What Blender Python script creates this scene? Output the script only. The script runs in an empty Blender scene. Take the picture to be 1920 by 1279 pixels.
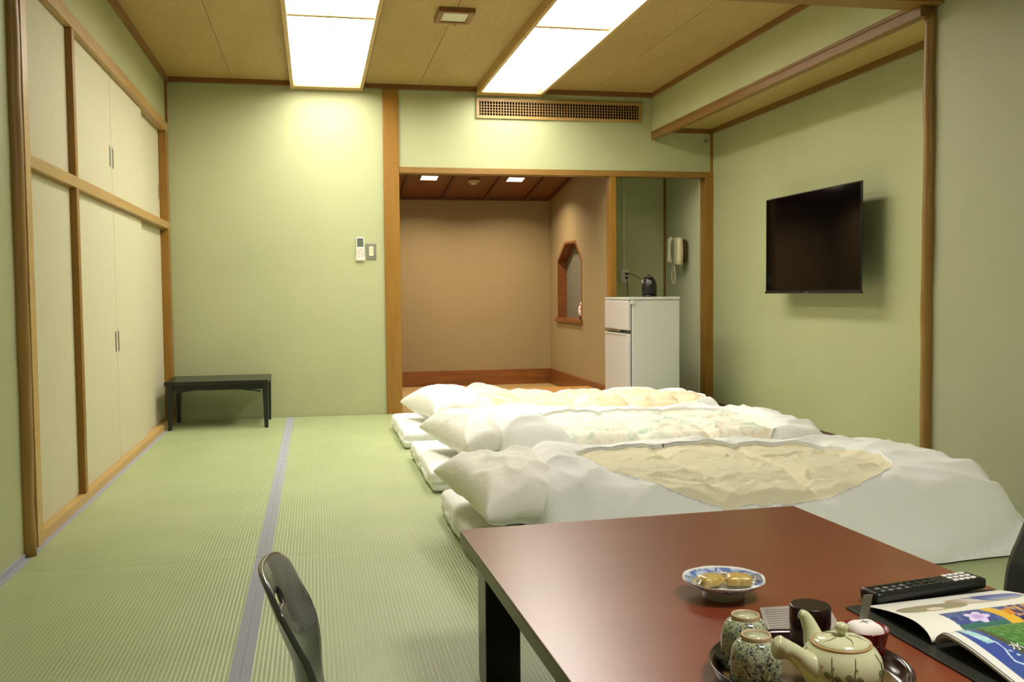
import bpy, bmesh, math, random
from math import sin, cos, pi, sqrt, radians, atan2, exp
from mathutils import Vector, Matrix, noise, geometry
random.seed(7)
S = bpy.context.scene
COL = S.collection

# ------------------------------------------------------------------ camera
cam_d = bpy.data.cameras.new('camera'); cam = bpy.data.objects.new('camera', cam_d); COL.objects.link(cam)
rr = (0.97946, -0.20143, -0.00919); uu = (0.01913, 0.04745, 0.99869); ff = (0.20073, 0.97835, -0.05033)
cam.matrix_world = Matrix(((rr[0], uu[0], -ff[0], 0), (rr[1], uu[1], -ff[1], 0), (rr[2], uu[2], -ff[2], .95), (0, 0, 0, 1)))
cam_d.sensor_width = 36; cam_d.lens = 1798.7 / 1920 * 36; cam_d.clip_start = .05
S.camera = cam
# ------------------------------------------------------------------ world, exposure
w = bpy.data.worlds.new('world'); S.world = w; w.use_nodes = True
w.node_tree.nodes['Background'].inputs[0].default_value = (.02, .022, .02, 1)
S.view_settings.view_transform = 'Standard'; S.view_settings.look = 'None'
S.view_settings.gamma = 1; S.view_settings.use_curve_mapping = False
S.view_settings.exposure = 0.0
PANEL = 16.5          # radiance of the two ceiling light boxes
DOWN = 15.0           # watts of each alcove downlight
FRONT = 54.0         # watts of the unseen fill lamp assumed over the front of the room

# ------------------------------------------------------------------ materials
def lin(c):
    return tuple((x / 255 / 12.92 if x / 255 <= .04045 else ((x / 255 + .055) / 1.055) ** 2.4) for x in c) + (1,)
class M:
    def __init__(s, name, col, rough=.6, spec=.5, **kw):
        s.m = bpy.data.materials.new(name); s.m.use_nodes = True
        s.t = s.m.node_tree; s.n = s.t.nodes; s.b = s.n['Principled BSDF']; s.l = s.t.links
        s.b.inputs['Base Color'].default_value = lin(col); s.b.inputs['Roughness'].default_value = rough
        s.b.inputs['Specular IOR Level'].default_value = spec
        for k, v in kw.items(): s.b.inputs[k].default_value = v
    def coord(s, scale=(1, 1, 1), rot=(0, 0, 0), src='Object'):
        tc = s.n.new('ShaderNodeTexCoord'); mp = s.n.new('ShaderNodeMapping')
        mp.inputs['Scale'].default_value = scale; mp.inputs['Rotation'].default_value = rot
        s.l.new(tc.outputs[src], mp.inputs[0]); return mp.outputs[0]
    def noise(s, co, scale, detail=3, dist=0.):
        n = s.n.new('ShaderNodeTexNoise'); n.inputs['Scale'].default_value = scale
        n.inputs['Detail'].default_value = detail; n.inputs['Distortion'].default_value = dist
        s.l.new(co, n.inputs['Vector']); return n.outputs['Fac']
    def wave(s, co, scale, dist=0., det=2, ds=1., axis='X', kind='BANDS', prof='SIN'):
        n = s.n.new('ShaderNodeTexWave'); n.wave_type = kind; n.wave_profile = prof
        if kind == 'BANDS': n.bands_direction = axis
        else: n.rings_direction = axis
        n.inputs['Scale'].default_value = scale; n.inputs['Distortion'].default_value = dist
        n.inputs['Detail'].default_value = det; n.inputs['Detail Scale'].default_value = ds
        s.l.new(co, n.inputs['Vector']); return n.outputs['Fac']
    def voro(s, co, scale, feat='F1', out='Distance'):
        n = s.n.new('ShaderNodeTexVoronoi'); n.feature = feat; n.inputs['Scale'].default_value = scale
        s.l.new(co, n.inputs['Vector']); return n.outputs[out]
    def ramp(s, fac, stops, const=False):
        r = s.n.new('ShaderNodeValToRGB'); e = r.color_ramp.elements
        if const: r.color_ramp.interpolation = 'CONSTANT'
        while len(e) < len(stops): e.new(.5)
        for i, (p, c) in enumerate(stops): e[i].position = p; e[i].color = lin(c)
        s.l.new(fac, r.inputs[0]); return r.outputs[0]
    def mix(s, fac, a, b, mode='MIX'):
        n = s.n.new('ShaderNodeMix'); n.data_type = 'RGBA'; n.blend_type = mode
        for v, i in ((fac, 0), (a, 6), (b, 7)):
            if hasattr(v, 'is_output'): s.l.new(v, n.inputs[i])
            else: n.inputs[i].default_value = v
        return n.outputs[2]
    def color(s, o): s.l.new(o, s.b.inputs['Base Color']); return s
    def rough(s, o): s.l.new(o, s.b.inputs['Roughness']); return s
    def bump(s, h, strength=.3, dist=.01):
        n = s.n.new('ShaderNodeBump'); n.inputs['Strength'].default_value = strength; n.inputs['Distance'].default_value = dist
        s.l.new(h, n.inputs['Height']); s.l.new(n.outputs[0], s.b.inputs['Normal']); return s

def wallmat(name, c, rough=.55):
    m = M(name, c, rough, .35); co = m.coord()
    v = m.noise(co, 1.1, 2)
    m.color(m.ramp(v, [(.3, tuple(x * .975 for x in c)), (.7, tuple(min(255, x * 1.02) for x in c))]))
    m.bump(m.noise(co, 260, 2), .06, .002); return m.m
def woodmat(name, c, c2, axis='Z', rough=.38, sc=9, coat=.0):
    m = M(name, c, rough, .4); s = {'X': (.12, 1, 1), 'Y': (1, .12, 1), 'Z': (1, 1, .12)}[axis]
    co = m.coord(s)
    g = m.noise(co, sc * 4, 5, .6); g2 = m.noise(co, sc * .7, 2, 1.)
    a = m.ramp(g, [(.35, c2), (.62, c)]); b = m.ramp(g2, [(.35, c2), (.7, c)])
    m.color(m.mix(.5, a, b)); m.bump(g, .06, .002); m.b.inputs['Coat Weight'].default_value = coat; return m.m
G = {}
G['wall'] = wallmat('sage_wallpaper', (172, 176, 134), .5)
G['wall2'] = wallmat('sage_wallpaper_grey', (168, 170, 138), .55)
G['nook'] = wallmat('nook_wallpaper_lifted', (196, 198, 150), .5); G['nook2'] = wallmat('nook_wallpaper_grey_lifted', (200, 203, 168), .55)  # same wallpaper, colour lightened to stand in for light missing in the nook
G['beige'] = wallmat('alcove_plaster', (150, 130, 92), .6)
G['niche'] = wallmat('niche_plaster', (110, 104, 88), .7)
G['woodZ'] = woodmat('hinoki_upright', (150, 110, 42), (134, 94, 30), 'Z')
G['woodX'] = woodmat('hinoki_cross', (146, 110, 52), (128, 94, 40), 'X')
G['woodY'] = woodmat('hinoki_rail', (178, 144, 86), (160, 124, 68), 'Y')
G['crown'] = woodmat('crown_wood', (128, 88, 44), (112, 74, 36), 'X')
G['crownY'] = woodmat('crown_wood_long', (140, 94, 46), (118, 76, 36), 'Y')
G['beam'] = woodmat('beam_wood', (130, 96, 42), (112, 78, 34), 'Y')
G['log'] = woodmat('log_wood', (160, 124, 64), (134, 100, 44), 'Z', .4)
G['logdark'] = woodmat('dark_groove_wood', (92, 60, 26), (74, 46, 20), 'Z', .5)
G['lightwood'] = woodmat('light_frame_wood', (196, 162, 100), (180, 144, 82), 'Y', .4)
G['oak'] = woodmat('oak_board', (146, 90, 38), (100, 56, 20), 'X', .35, 6)
G['oakY'] = woodmat('oak_board_side', (136, 82, 38), (106, 60, 26), 'Y', .35, 6)
G['platform'] = woodmat('platform_wood', (196, 144, 76), (176, 124, 60), 'X', .4)
G['alcceil'] = woodmat('alcove_ceiling_board', (132, 80, 42), (104, 60, 30), 'Y', .5, 5)
G['alcrib'] = woodmat('alcove_ceiling_rib', (104, 60, 32), (84, 46, 24), 'Y', .45, 5)
m = M('ceiling_board', (176, 146, 84), .55, .35); co = m.coord((1, .3, 1))
a = m.noise(co, 34, 6, 2.4); b = m.noise(co, 2.2, 2)
m.color(m.mix(.45, m.ramp(a, [(.36, (164, 136, 82)), (.64, (182, 156, 100))]), m.ramp(b, [(.3, (162, 136, 80)), (.7, (184, 158, 102))]))).bump(a, .06, .002); G['ceil'] = m.m
m = M('soffit_board', (186, 164, 96), .3, .5); G['soffit'] = m.m
# tatami
def tatami(name, c, c2):
    m = M(name, c, .42, .45); co = m.coord()
    rib = m.wave(co, 26.5, 0, 0, axis='X')
    cross = m.wave(co, 210, .6, 1, axis='Y'); big = m.noise(co, 2.5, 3)
    base = m.ramp(big, [(.3, c2), (.7, c)])
    d = m.ramp(rib, [(.02, (204, 206, 188)), (.35, (255, 255, 255))])
    k = m.mix(.55, base, d, 'MULTIPLY'); m.color(k)
    h = m.mix(.25, rib, cross, 'MULTIPLY'); m.bump(h, .3, .003); return m.m
G['tatami'] = tatami('tatami_rush', (175, 186, 138), (164, 176, 127))
m = M('cloth_border_grey', (160, 161, 170), .8, .2); m.bump(m.wave(m.coord(), 300, 0, 0), .15, .001); G['heri'] = m.m
G['goza'] = tatami('goza_rush', (186, 158, 104), (172, 144, 92))
m = M('fusuma_paper', (214, 208, 172), .65, .25); co = m.coord((1, 1, .15)); n = m.noise(co, 60, 4)
m.color(m.ramp(n, [(.3, (192, 187, 156)), (.7, (197, 192, 162))])).bump(n, .05, .001); G['fusuma'] = m.m
G['grout'] = M('subfloor', (90, 92, 70), .8).m
G['black'] = M('black_plastic', (14, 13, 15), .35, .5).m
G['screen'] = M('screen_glass', (5, 4, 6), .08, .14).m
G['lacquer'] = M('black_lacquer', (22, 22, 24), .22, .5).m
G['darkwood'] = M('dark_stained_wood', (26, 26, 24), .3, .5).m
m = M('red_brown_lacquer', (122, 56, 34), .3, .5); n = m.noise(m.coord((.4, 1, 1)), 6, 4)
m.color(m.ramp(n, [(.3, (116, 52, 30)), (.7, (128, 60, 36))])); m.b.inputs['Coat Weight'].default_value = .35; m.b.inputs['Coat Roughness'].default_value = .28; G['table'] = m.m
m = M('table_edge', (92, 88, 50), .35, .5); G['tedge'] = m.m
m = M('zaisu_shell', (54, 54, 53), .25, .6); m.b.inputs['Coat Weight'].default_value = .3; G['zaisu'] = m.m
def cloth(name, c, bumpn=500, rough=.85):
    m = M(name, c, rough, .15); co = m.coord(); m.bump(m.noise(co, 22, 6, 1.2), .35, .008)
    m.b.inputs['Sheen Weight'].default_value = .15; return m
G['sheet'] = cloth('white_cotton', (242, 243, 240)).m
G['case'] = cloth('pillow_cotton', (242, 240, 232)).m
G['cream'] = cloth('cream_quilt', (228, 220, 190)).m
m = cloth('cream_pink_quilt', (236, 226, 200)); n = m.noise(m.coord(), 5, 4, 1)
m.color(m.ramp(n, [(.35, (238, 230, 206)), (.55, (232, 214, 176)), (.7, (236, 206, 176))])); G['creampink'] = m.m
m = cloth('floral_quilt', (236, 232, 212)); co = m.coord(); n = m.noise(co, 6, 4, 1.5)
f1 = m.ramp(n, [(.34, (190, 214, 192)), (.44, (238, 238, 222)), (.56, (240, 236, 214)), (.64, (238, 214, 190)), (.74, (242, 238, 224))])
n2 = m.noise(co, 11, 4, 2.)
m.color(m.mix(.4, f1, m.ramp(n2, [(.36, (170, 200, 184)), (.44, (242, 240, 224)), (.6, (242, 240, 224)), (.68, (232, 200, 176))]))); G['floral'] = m.m
G['white'] = M('white_plastic', (226, 224, 214), .35, .5).m
G['fridge'] = M('white_enamel', (188, 190, 182), .3, .5).m
G['fridgedoor'] = M('fridge_door', (192, 184, 182), .3, .5).m
G['gasket'] = M('grey_gasket', (90, 90, 88), .6).m
G['chrome'] = M('chrome', (190, 190, 186), .2, .5, Metallic=1.).m
G['steel'] = M('brushed_steel', (150, 148, 138), .4, .5, Metallic=.8).m
G['cream_p'] = M('cream_plastic', (216, 208, 170), .4, .5).m
G['lcd'] = M('lcd', (88, 100, 88), .25).m
G['ceramic'] = M('celadon_ceramic', (205, 205, 167), .12, .6).m
G['vine'] = M('vine_paint', (92, 78, 48), .3).m
G['leafp'] = M('leaf_paint', (112, 116, 76), .3).m
G['ringp'] = M('ochre_rim', (190, 150, 104), .3).m
G['pinkp'] = M('pink_paint', (206, 160, 130), .3).m
m = M('blue_figured_ceramic', (168, 172, 142), .14, .6); co = m.coord(); v = m.voro(co, 105); n = m.noise(co, 150, 3, 2.5)
p = m.ramp(v, [(.0, (40, 48, 76)), (.2, (44, 52, 78)), (.27, (170, 174, 146)), (.34, (174, 178, 148)), (.38, (60, 68, 84)), (.44, (174, 178, 148))])
q = m.ramp(n, [(.42, (46, 52, 70)), (.47, (255, 255, 255))]); m.color(m.mix(.9, p, q, 'MULTIPLY')); G['cup'] = m.m
G['unglazed'] = M('unglazed_rim', (186, 160, 122), .5).m
G['cupbase'] = M('cup_foot_glaze', (186, 192, 158), .15).m
G['canister'] = M('dark_brown_lacquer', (34, 16, 14), .3, .4).m
G['tray'] = M('tray_lacquer', (46, 22, 20), .16, .6).m
G['traygold'] = M('tray_floor', (96, 78, 46), .3, .5).m
m = M('red_dotted', (120, 22, 24), .3, .5); v = m.voro(m.coord(), 120)
m.color(m.ramp(v, [(.0, (236, 216, 206)), (.13, (236, 216, 206)), (.16, (118, 20, 24))])); G['red'] = m.m
G['teabag'] = M('white_paper', (232, 222, 216), .8).m
G['greenline'] = M('grey_green_line', (132, 150, 140), .7).m
G['ochre'] = M('ochre_glaze', (170, 150, 70), .2).m
m = M('blue_white_porcelain', (220, 222, 222), .1, .6)
tc = m.n.new('ShaderNodeTexCoord'); sp = m.n.new('ShaderNodeVectorMath'); sp.operation = 'MULTIPLY'; sp.inputs[1].default_value = (1, 1, 0)
m.l.new(tc.outputs['Object'], sp.inputs[0]); ln = m.n.new('ShaderNodeVectorMath'); ln.operation = 'LENGTH'; m.l.new(sp.outputs[0], ln.inputs[0])
mu = m.n.new('ShaderNodeMath'); mu.operation = 'MULTIPLY'; mu.inputs[1].default_value = 10; m.l.new(ln.outputs['Value'], mu.inputs[0])
nn = m.noise(m.coord(), 36, 2, .5)
blue = m.ramp(nn, [(.45, (104, 122, 180)), (.55, (196, 206, 222)), (.64, (150, 190, 180))])
mask = m.ramp(mu.outputs[0], [(.0, (0, 0, 0)), (.55, (0, 0, 0)), (.6, (255, 255, 255)), (.745, (255, 255, 255)), (.765, (0, 0, 0))])
m.color(m.mix(mask, lin((222, 222, 216)), blue)); G['plate'] = m.m
m = M('bean_cake', (186, 150, 70), .4, .5); n = m.noise(m.coord(), 40, 3, 1.5)
m.color(m.ramp(n, [(.4, (184, 148, 66)), (.62, (206, 184, 110)), (.7, (236, 222, 170))])); m.b.inputs['Coat Weight'].default_value = .8; m.b.inputs['Coat Roughness'].default_value = .12; G['cake'] = m.m
m = M('clear_wrapper', (250, 246, 230), .08, .6); m.b.inputs['Transmission Weight'].default_value = .9; m.b.inputs['IOR'].default_value = 1.15; G['wrap'] = m.m
G['folder'] = M('black_leatherette', (34, 36, 30), .45, .5).m
G['paper'] = M('page_paper', (226, 224, 214), .45, .4).m
G['greypaper'] = M('grey_card', (158, 150, 142), .6).m
G['printline'] = M('card_print', (98, 86, 80), .6).m
G['keygrey'] = M('grey_print_key', (120, 124, 128), .5).m
G['keywhite'] = M('white_key', (230, 226, 226), .4).m
G['keydark'] = M('dark_key', (30, 40, 38), .4).m
m = M('printed_page', (255, 255, 255), .3, .5); at = m.n.new('ShaderNodeAttribute'); at.attribute_name = 'Col'; m.color(at.outputs['Color']); G['print'] = m.m
def emis(name, c, s):
    m = M(name, c, .5); m.b.inputs['Emission Color'].default_value = lin(c); m.b.inputs['Emission Strength'].default_value = s; return m.m
G['glow'] = emis('lit_diffuser', (255, 252, 242), PANEL)
G['downglow'] = emis('lit_downlight', (255, 240, 214), 12)
G['lampoff'] = M('unlit_diffuser', (214, 214, 190), .4).m
G['void'] = M('duct_shade', (12, 6, 4), .95, .0).m
G['vent'] = woodmat('vent_wood', (172, 140, 84), (150, 118, 66), 'X', .4)

# ------------------------------------------------------------------ geometry helpers
class MB:
    def __init__(s): s.v = []; s.f = []
    def add(s, v, f):
        o = len(s.v); s.v += [tuple(x) for x in v]; s.f += [tuple(i + o for i in q) for q in f]; return s
    def box(s, x0, x1, y0, y1, z0, z1):
        return s.add([(x0, y0, z0), (x1, y0, z0), (x1, y1, z0), (x0, y1, z0), (x0, y0, z1), (x1, y0, z1), (x1, y1, z1), (x0, y1, z1)],
                     [(0, 3, 2, 1), (4, 5, 6, 7), (0, 1, 5, 4), (1, 2, 6, 5), (2, 3, 7, 6), (3, 0, 4, 7)])
    def hexa(s, p):   # 4 bottom + 4 top points
        return s.add(p, [(0, 3, 2, 1), (4, 5, 6, 7), (0, 1, 5, 4), (1, 2, 6, 5), (2, 3, 7, 6), (3, 0, 4, 7)])
    def quad(s, *p): return s.add(p, [(0, 1, 2, 3)])
    def tube(s, pts, r, n=8, cap=True):
        pts = [Vector(p) for p in pts]; R = r if hasattr(r, '__len__') else [r] * len(pts); v = []; f = []
        t = (pts[1] - pts[0]).normalized(); u = t.orthogonal().normalized()
        for i, p in enumerate(pts):
            t = (pts[min(i + 1, len(pts) - 1)] - pts[max(i - 1, 0)]).normalized()
            u = (u - t * u.dot(t)).normalized(); w_ = t.cross(u)
            for k in range(n):
                a = 2 * pi * k / n; v.append(p + (u * cos(a) + w_ * sin(a)) * R[i])
        for i in range(len(pts) - 1):
            for k in range(n):
                f.append((i * n + k, i * n + (k + 1) % n, (i + 1) * n + (k + 1) % n, (i + 1) * n + k))
        if cap: f.append(tuple(range(n))[::-1]); f.append(tuple((len(pts) - 1) * n + k for k in range(n)))
        return s.add(v, f)
    def lathe(s, prof, c, n=40, cap=True):
        v = []; f = []; m_ = len(prof)
        for r, z in prof:
            for k in range(n):
                a = 2 * pi * k / n; v.append((c[0] + r * cos(a), c[1] + r * sin(a), c[2] + z))
        for i in range(m_ - 1):
            for k in range(n):
                f.append((i * n + k, i * n + (k + 1) % n, (i + 1) * n + (k + 1) % n, (i + 1) * n + k))
        if cap and prof[0][0] > 1e-4: f.append(tuple(range(n))[::-1])
        if cap and prof[-1][0] > 1e-4: f.append(tuple((m_ - 1) * n + k for k in range(n)))
        return s.add(v, f)
    def grid(s, fn, nu, nv):
        v = [fn(i / nu, j / nv) for j in range(nv + 1) for i in range(nu + 1)]
        f = [(j * (nu + 1) + i, j * (nu + 1) + i + 1, (j + 1) * (nu + 1) + i + 1, (j + 1) * (nu + 1) + i) for j in range(nv) for i in range(nu)]
        return s.add(v, f)
    def rbox(s, c, size, r, div=(6, 6, 3), disp=None):
        bm = bmesh.new(); hx, hy, hz = (x / 2 for x in size)
        v = []; f = []; idx = {}
        def P(i, j, k):
            key = (i, j, k)
            if key not in idx:
                p = Vector((-hx + 2 * hx * i / div[0], -hy + 2 * hy * j / div[1], -hz + 2 * hz * k / div[2]))
                q = Vector((max(-hx + r, min(hx - r, p.x)), max(-hy + r, min(hy - r, p.y)), max(-hz + r, min(hz - r, p.z))))
                d = p - q
                if d.length > 1e-9: p = q + d.normalized() * min(r, max(abs(d.x), abs(d.y), abs(d.z)))
                if disp: p = disp(p)
                idx[key] = len(v); v.append(p + Vector(c))
            return idx[key]
        a, b, g = div
        for i in range(a):
            for j in range(b): f += [(P(i, j, 0), P(i, j + 1, 0), P(i + 1, j + 1, 0), P(i + 1, j, 0)), (P(i, j, g), P(i + 1, j, g), P(i + 1, j + 1, g), P(i, j + 1, g))]
        for i in range(a):
            for k in range(g): f += [(P(i, 0, k), P(i + 1, 0, k), P(i + 1, 0, k + 1), P(i, 0, k + 1)), (P(i, b, k), P(i, b, k + 1), P(i + 1, b, k + 1), P(i + 1, b, k))]
        for j in range(b):
            for k in range(g): f += [(P(0, j, k), P(0, j, k + 1), P(0, j + 1, k + 1), P(0, j + 1, k)), (P(a, j, k), P(a, j + 1, k), P(a, j + 1, k + 1), P(a, j, k + 1))]
        bm.free(); return s.add(v, f)
    def build(s, name, mat, parent=None, smooth=False, bevel=0, label=None, cat=None, group=None, kind=None, solid=0, sub=0, center=True):
        me = bpy.data.meshes.new(name)
        xs = [p[0] for p in s.v]; ys = [p[1] for p in s.v]; zs = [p[2] for p in s.v]
        c = Vector(((min(xs) + max(xs)) / 2, (min(ys) + max(ys)) / 2, min(zs))) if center else Vector((0, 0, 0))
        me.from_pydata([(p[0] - c.x, p[1] - c.y, p[2] - c.z) for p in s.v], [], s.f); me.update()
        if smooth: me.polygons.foreach_set('use_smooth', [True] * len(me.polygons))
        me.materials.append(mat)
        o = bpy.data.objects.new(name, me); COL.objects.link(o); o.location = c
        if solid: d = o.modifiers.new('solid', 'SOLIDIFY'); d.thickness = solid; d.offset = 0
        if bevel: d = o.modifiers.new('bevel', 'BEVEL'); d.width = bevel; d.segments = 2; d.limit_method = 'ANGLE'; d.angle_limit = .6
        if sub: d = o.modifiers.new('sub', 'SUBSURF'); d.levels = sub; d.render_levels = sub
        if parent is not None: adopt(o, parent)
        tag(o, label, cat, group, kind); return o
LOC = {}
def world_loc(o):
    return o.location.copy() + (world_loc(o.parent) if False else Vector((0, 0, 0)))
def adopt(o, parent):
    o.parent = parent
    p = parent; T = Matrix.Identity(4)
    chain = []
    while p is not None: chain.append(p); p = p.parent
    Mx = Matrix.Identity(4)
    for q in reversed(chain): Mx = Mx @ q.matrix_parent_inverse @ q.matrix_basis if q.parent else q.matrix_basis.copy()
    o.matrix_parent_inverse = Mx.inverted()
def tag(o, label=None, cat=None, group=None, kind=None):
    if label: o['label'] = label
    if cat: o['category'] = cat
    if group: o['group'] = group
    if kind: o['kind'] = kind
    return o
def thing(name, loc, label, cat, group=None, kind=None):
    o = bpy.data.objects.new(name, None); COL.objects.link(o); o.location = loc; o.empty_display_size = .05
    return tag(o, label, cat, group, kind)
def copy_tree(o, parent=None):
    c = o.copy(); COL.objects.link(c); c.parent = parent
    for ch in [x for x in bpy.data.objects if x.parent == o]: copy_tree(ch, c)
    return c
def st(mb, name, mat, label, cat, **k): return mb.build(name, mat, label=label, cat=cat, kind='structure', **k)

XL, YB, XR, ZC, CE, XS = -1.053, 7.611, 3.294, 2.543, 2.577, 2.756
YF = -1.8
# ================================================================== STRUCTURE
# floor with tatami mats
fl = st(MB().box(XL - .3, XR + .1, YF - .1, 9.9, -.2, -.03), 'floor', G['grout'], 'tatami floor of the room laid with ribbed green mats in rows', 'floor')
cols = [XL, -.2, .67, 1.54, 2.41, XR]
rows = [(7.60, 5.575), (5.575, 3.55), (3.55, 1.53), (1.53, -.48), (-.48, YF)]
for ci in range(5):
    for (y1, y0) in rows:
        x0, x1 = cols[ci], cols[ci + 1]
        mt = MB().box(x0 + .0003, x1 - .0003, y0 + .0008, y1 - .0008, -.04, 0).build('tatami_mat', G['tatami'], fl)
        hb = MB().box(x0 + .0003, x0 + .027, y0 + .002, y1 - .002, -.03, .0012).box(x1 - .027, x1 - .0003, y0 + .002, y1 - .002, -.03, .0012)
        hb.build('cloth_border', G['heri'], mt)
# back wall
st(MB().box(XL - .3, .57, YB, YB + .1, -.05, 2.7), 'wall_back', G['wall'], 'light green back wall panel left of the alcove post', 'wall')
st(MB().box(.6, XR + .1, YB, YB + .1, 1.94, 2.7), 'wall_back_upper', G['wall'], 'light green wall band above the alcove opening', 'wall')
st(MB().box(.545, .668, YB - .02, YB + .12, 0, ZC), 'trim_1', G['woodZ'], 'broad honey coloured wooden post between back wall and alcove', 'post', bevel=.004)
st(MB().box(.668, 3.24, YB - .015, YB + .1, 1.897, 1.944), 'trim_2', G['woodX'], 'wooden lintel across the top of the alcove opening', 'lintel', bevel=.003)
st(MB().box(3.226, 3.296, YB - .02, YB + .1, 0, 1.944), 'trim_3', G['woodZ'], 'slim wooden post at the right end of the alcove opening', 'post', bevel=.003)
st(MB().box(3.272, 3.294, YB - .012, YB + .01, 1.944, 2.28), 'trim_4', G['woodZ'], 'thin corner strip above the slim right post', 'trim')
# right wall
st(MB().box(XR, XR + .1, 4.0, YB + .1, -.05, 2.7), 'wall_right', G['wall'], 'green right wall carrying the television', 'wall')
st(MB().box(2.838, XR + .1, YF, 4.06, -.05, 2.7), 'wall_right_near', G['wall2'], 'greyish green right wall nearer than the log post', 'wall')
st(MB().box(XR - .012, XR, 4.06, YB, 0, .012), 'baseboard_right', G['logdark'], 'thin dark strip along the foot of the right wall', 'baseboard')
# front wall (behind the camera)
st(MB().box(XL - .3, XR + .1, YF - .1, YF, -.05, 2.7), 'wall_front', G['wall'], 'green wall behind the camera', 'wall')
# left wall
st(MB().box(XL - .3, XL, YF, 3.74, -.05, 2.7), 'wall_left', G['wall'], 'green left wall strip nearest the camera', 'wall')
st(MB().box(XL - .3, XL - .012, 3.7, YB + .02, 2.2, 2.7), 'wall_left_upper', G['wall'], 'green wall band above the sliding closet doors', 'wall')
st(MB().box(XL - .3, XL - .085, 3.7, YB + .02, -.05, 2.3), 'wall_left_closet', G['lightwood'], 'closet wall hidden behind the sliding doors', 'wall')
st(MB().box(XL, XL + .008, YF, 3.72, 0, .02), 'baseboard_left', G['heri'], 'thin grey strip along the foot of the near left wall', 'baseboard')
# ceiling
ce = st(MB().box(XL - .3, XR + .2, YF - .1, YB + .1, CE + .03, CE + .1), 'ceiling', G['grout'], 'ceiling of tan grained boards', 'ceiling')
for (a, b) in ((XL, -.578), (-.578, -.15), (.41, .83), (.83, 1.285), (1.82, 2.24), (2.24, XS)):
    for (y0, y1) in ((4.09, YB), (YF, 3.95)):
        MB().box(a + .0015, b - .0015, y0, y1, CE, CE + .025).build('ceiling_panel', G['ceil'], ce)
for (a, b) in ((XS, 2.838), (-.15, .41), (1.285, 1.82)): MB().box(a, b, YF, 3.95, CE, CE + .025).build('ceiling_panel', G['ceil'], ce)
for (a, b) in ((-.15, .41), (1.285, 1.82)): MB().box(a, b, 4.09, YB, CE + .01, CE + .03).build('ceiling_panel', G['ceil'], ce)
# crown trims
st(MB().box(XL, -.15, YB - .045, YB, ZC, CE), 'trim_5', G['crown'], 'dark ceiling trim along the top left of the back wall', 'trim')
st(MB().box(.41, 1.285, YB - .045, YB, ZC, CE), 'trim_6', G['crown'], 'dark ceiling trim on the back wall between the two light boxes', 'trim')
st(MB().box(1.82, XS, YB - .045, YB, ZC, CE), 'trim_7', G['crown'], 'dark ceiling trim on the back wall right of the light boxes', 'trim')
st(MB().box(XL - .012, XL + .02, YF, YB, ZC, CE), 'trim_8', G['crownY'], 'dark ceiling trim along the left wall', 'trim')
st(MB().box(XS - .02, XS, 4.09, YB, ZC, CE), 'trim_9', G['crownY'], 'brown ceiling trim along the side of the soffit', 'trim')
st(MB().box(XL - .02, XL + .004, 7.585, YB, 2.24, ZC), 'trim_10', G['crownY'], 'thin dark corner strip above the closet rail', 'trim')
# soffit on the right
st(MB().box(XS, XS + .03, 4.09, YB, 2.26, CE + .03), 'soffit_face', G['wall'], 'green upright side of the lowered soffit on the right', 'soffit')
st(MB().box(XS - .006, XS + .043, 4.0, YB, 2.2, 2.2495).box(XS - .006, XS + .043, 4.0905, YB, 2.2495, 2.27), 'trim_11', G['beam'], 'long brown beam along the lower edge of the soffit', 'beam', bevel=.004)
st(MB().box(XS + .03, XR, 4.09, YB, 2.30, 2.34), 'soffit_underside', G['soffit'], 'yellowish underside panel of the soffit', 'soffit')
st(MB().box(XR - .022, XR, 4.09, YB, 2.262, 2.30), 'trim_12', G['beam'], 'brown trim where the soffit meets the right wall', 'trim')
st(MB().box(XS + .04, XR, YB - .022, YB, 2.262, 2.30), 'trim_13', G['beam'], 'short brown trim where the soffit meets the back wall', 'trim')
st(MB().box(XL, 2.875, 3.955, 4.09, 2.25, 2.40), 'trim_14', G['woodX'], 'cross beam resting on the right log post above the bedding', 'beam', bevel=.004)
st(MB().box(XL, 2.84, 3.98, 4.065, 2.40, CE + .03), 'wall_partition_upper', G['wall'], 'green wall band above the cross beam between the two halves of the room', 'wall')
# log posts
def logpost(x, y, r, z1, seed, name, mat, label):
    mb = MB(); n = 40
    pts = [(x + .006 * noise.noise(Vector((seed, 0, i * .16))), y + .012 * noise.noise(Vector((seed, 5, i * .16))), z1 * i / n) for i in range(n + 1)]
    R = [r * (1 + .14 * noise.noise(Vector((seed, 9, i * .3)))) for i in range(n + 1)]
    return st(mb.tube(pts, R, 14), name, mat, label, 'post', smooth=True)
logpost(2.826, 4.035, .0275, 2.25, 3, 'trim_15', G['log'], 'rounded natural log post at the corner of the right wall recess')
logpost(XL + .004, 3.765, .031, 2.57, 8, 'trim_16', G['log'], 'rounded natural log post on the left wall beside the closet')
st(MB().box(XL - .03, XL - .006, 3.78, 3.90, 0, 2.57), 'trim_17', G['logdark'], 'dark groove board between left log and closet frame', 'trim')
st(MB().box(XL - .03, XL + .01, 3.885, 3.955, 0, 2.24), 'trim_18', G['lightwood'], 'pale upright closet frame board beside the left log', 'trim')
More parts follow.
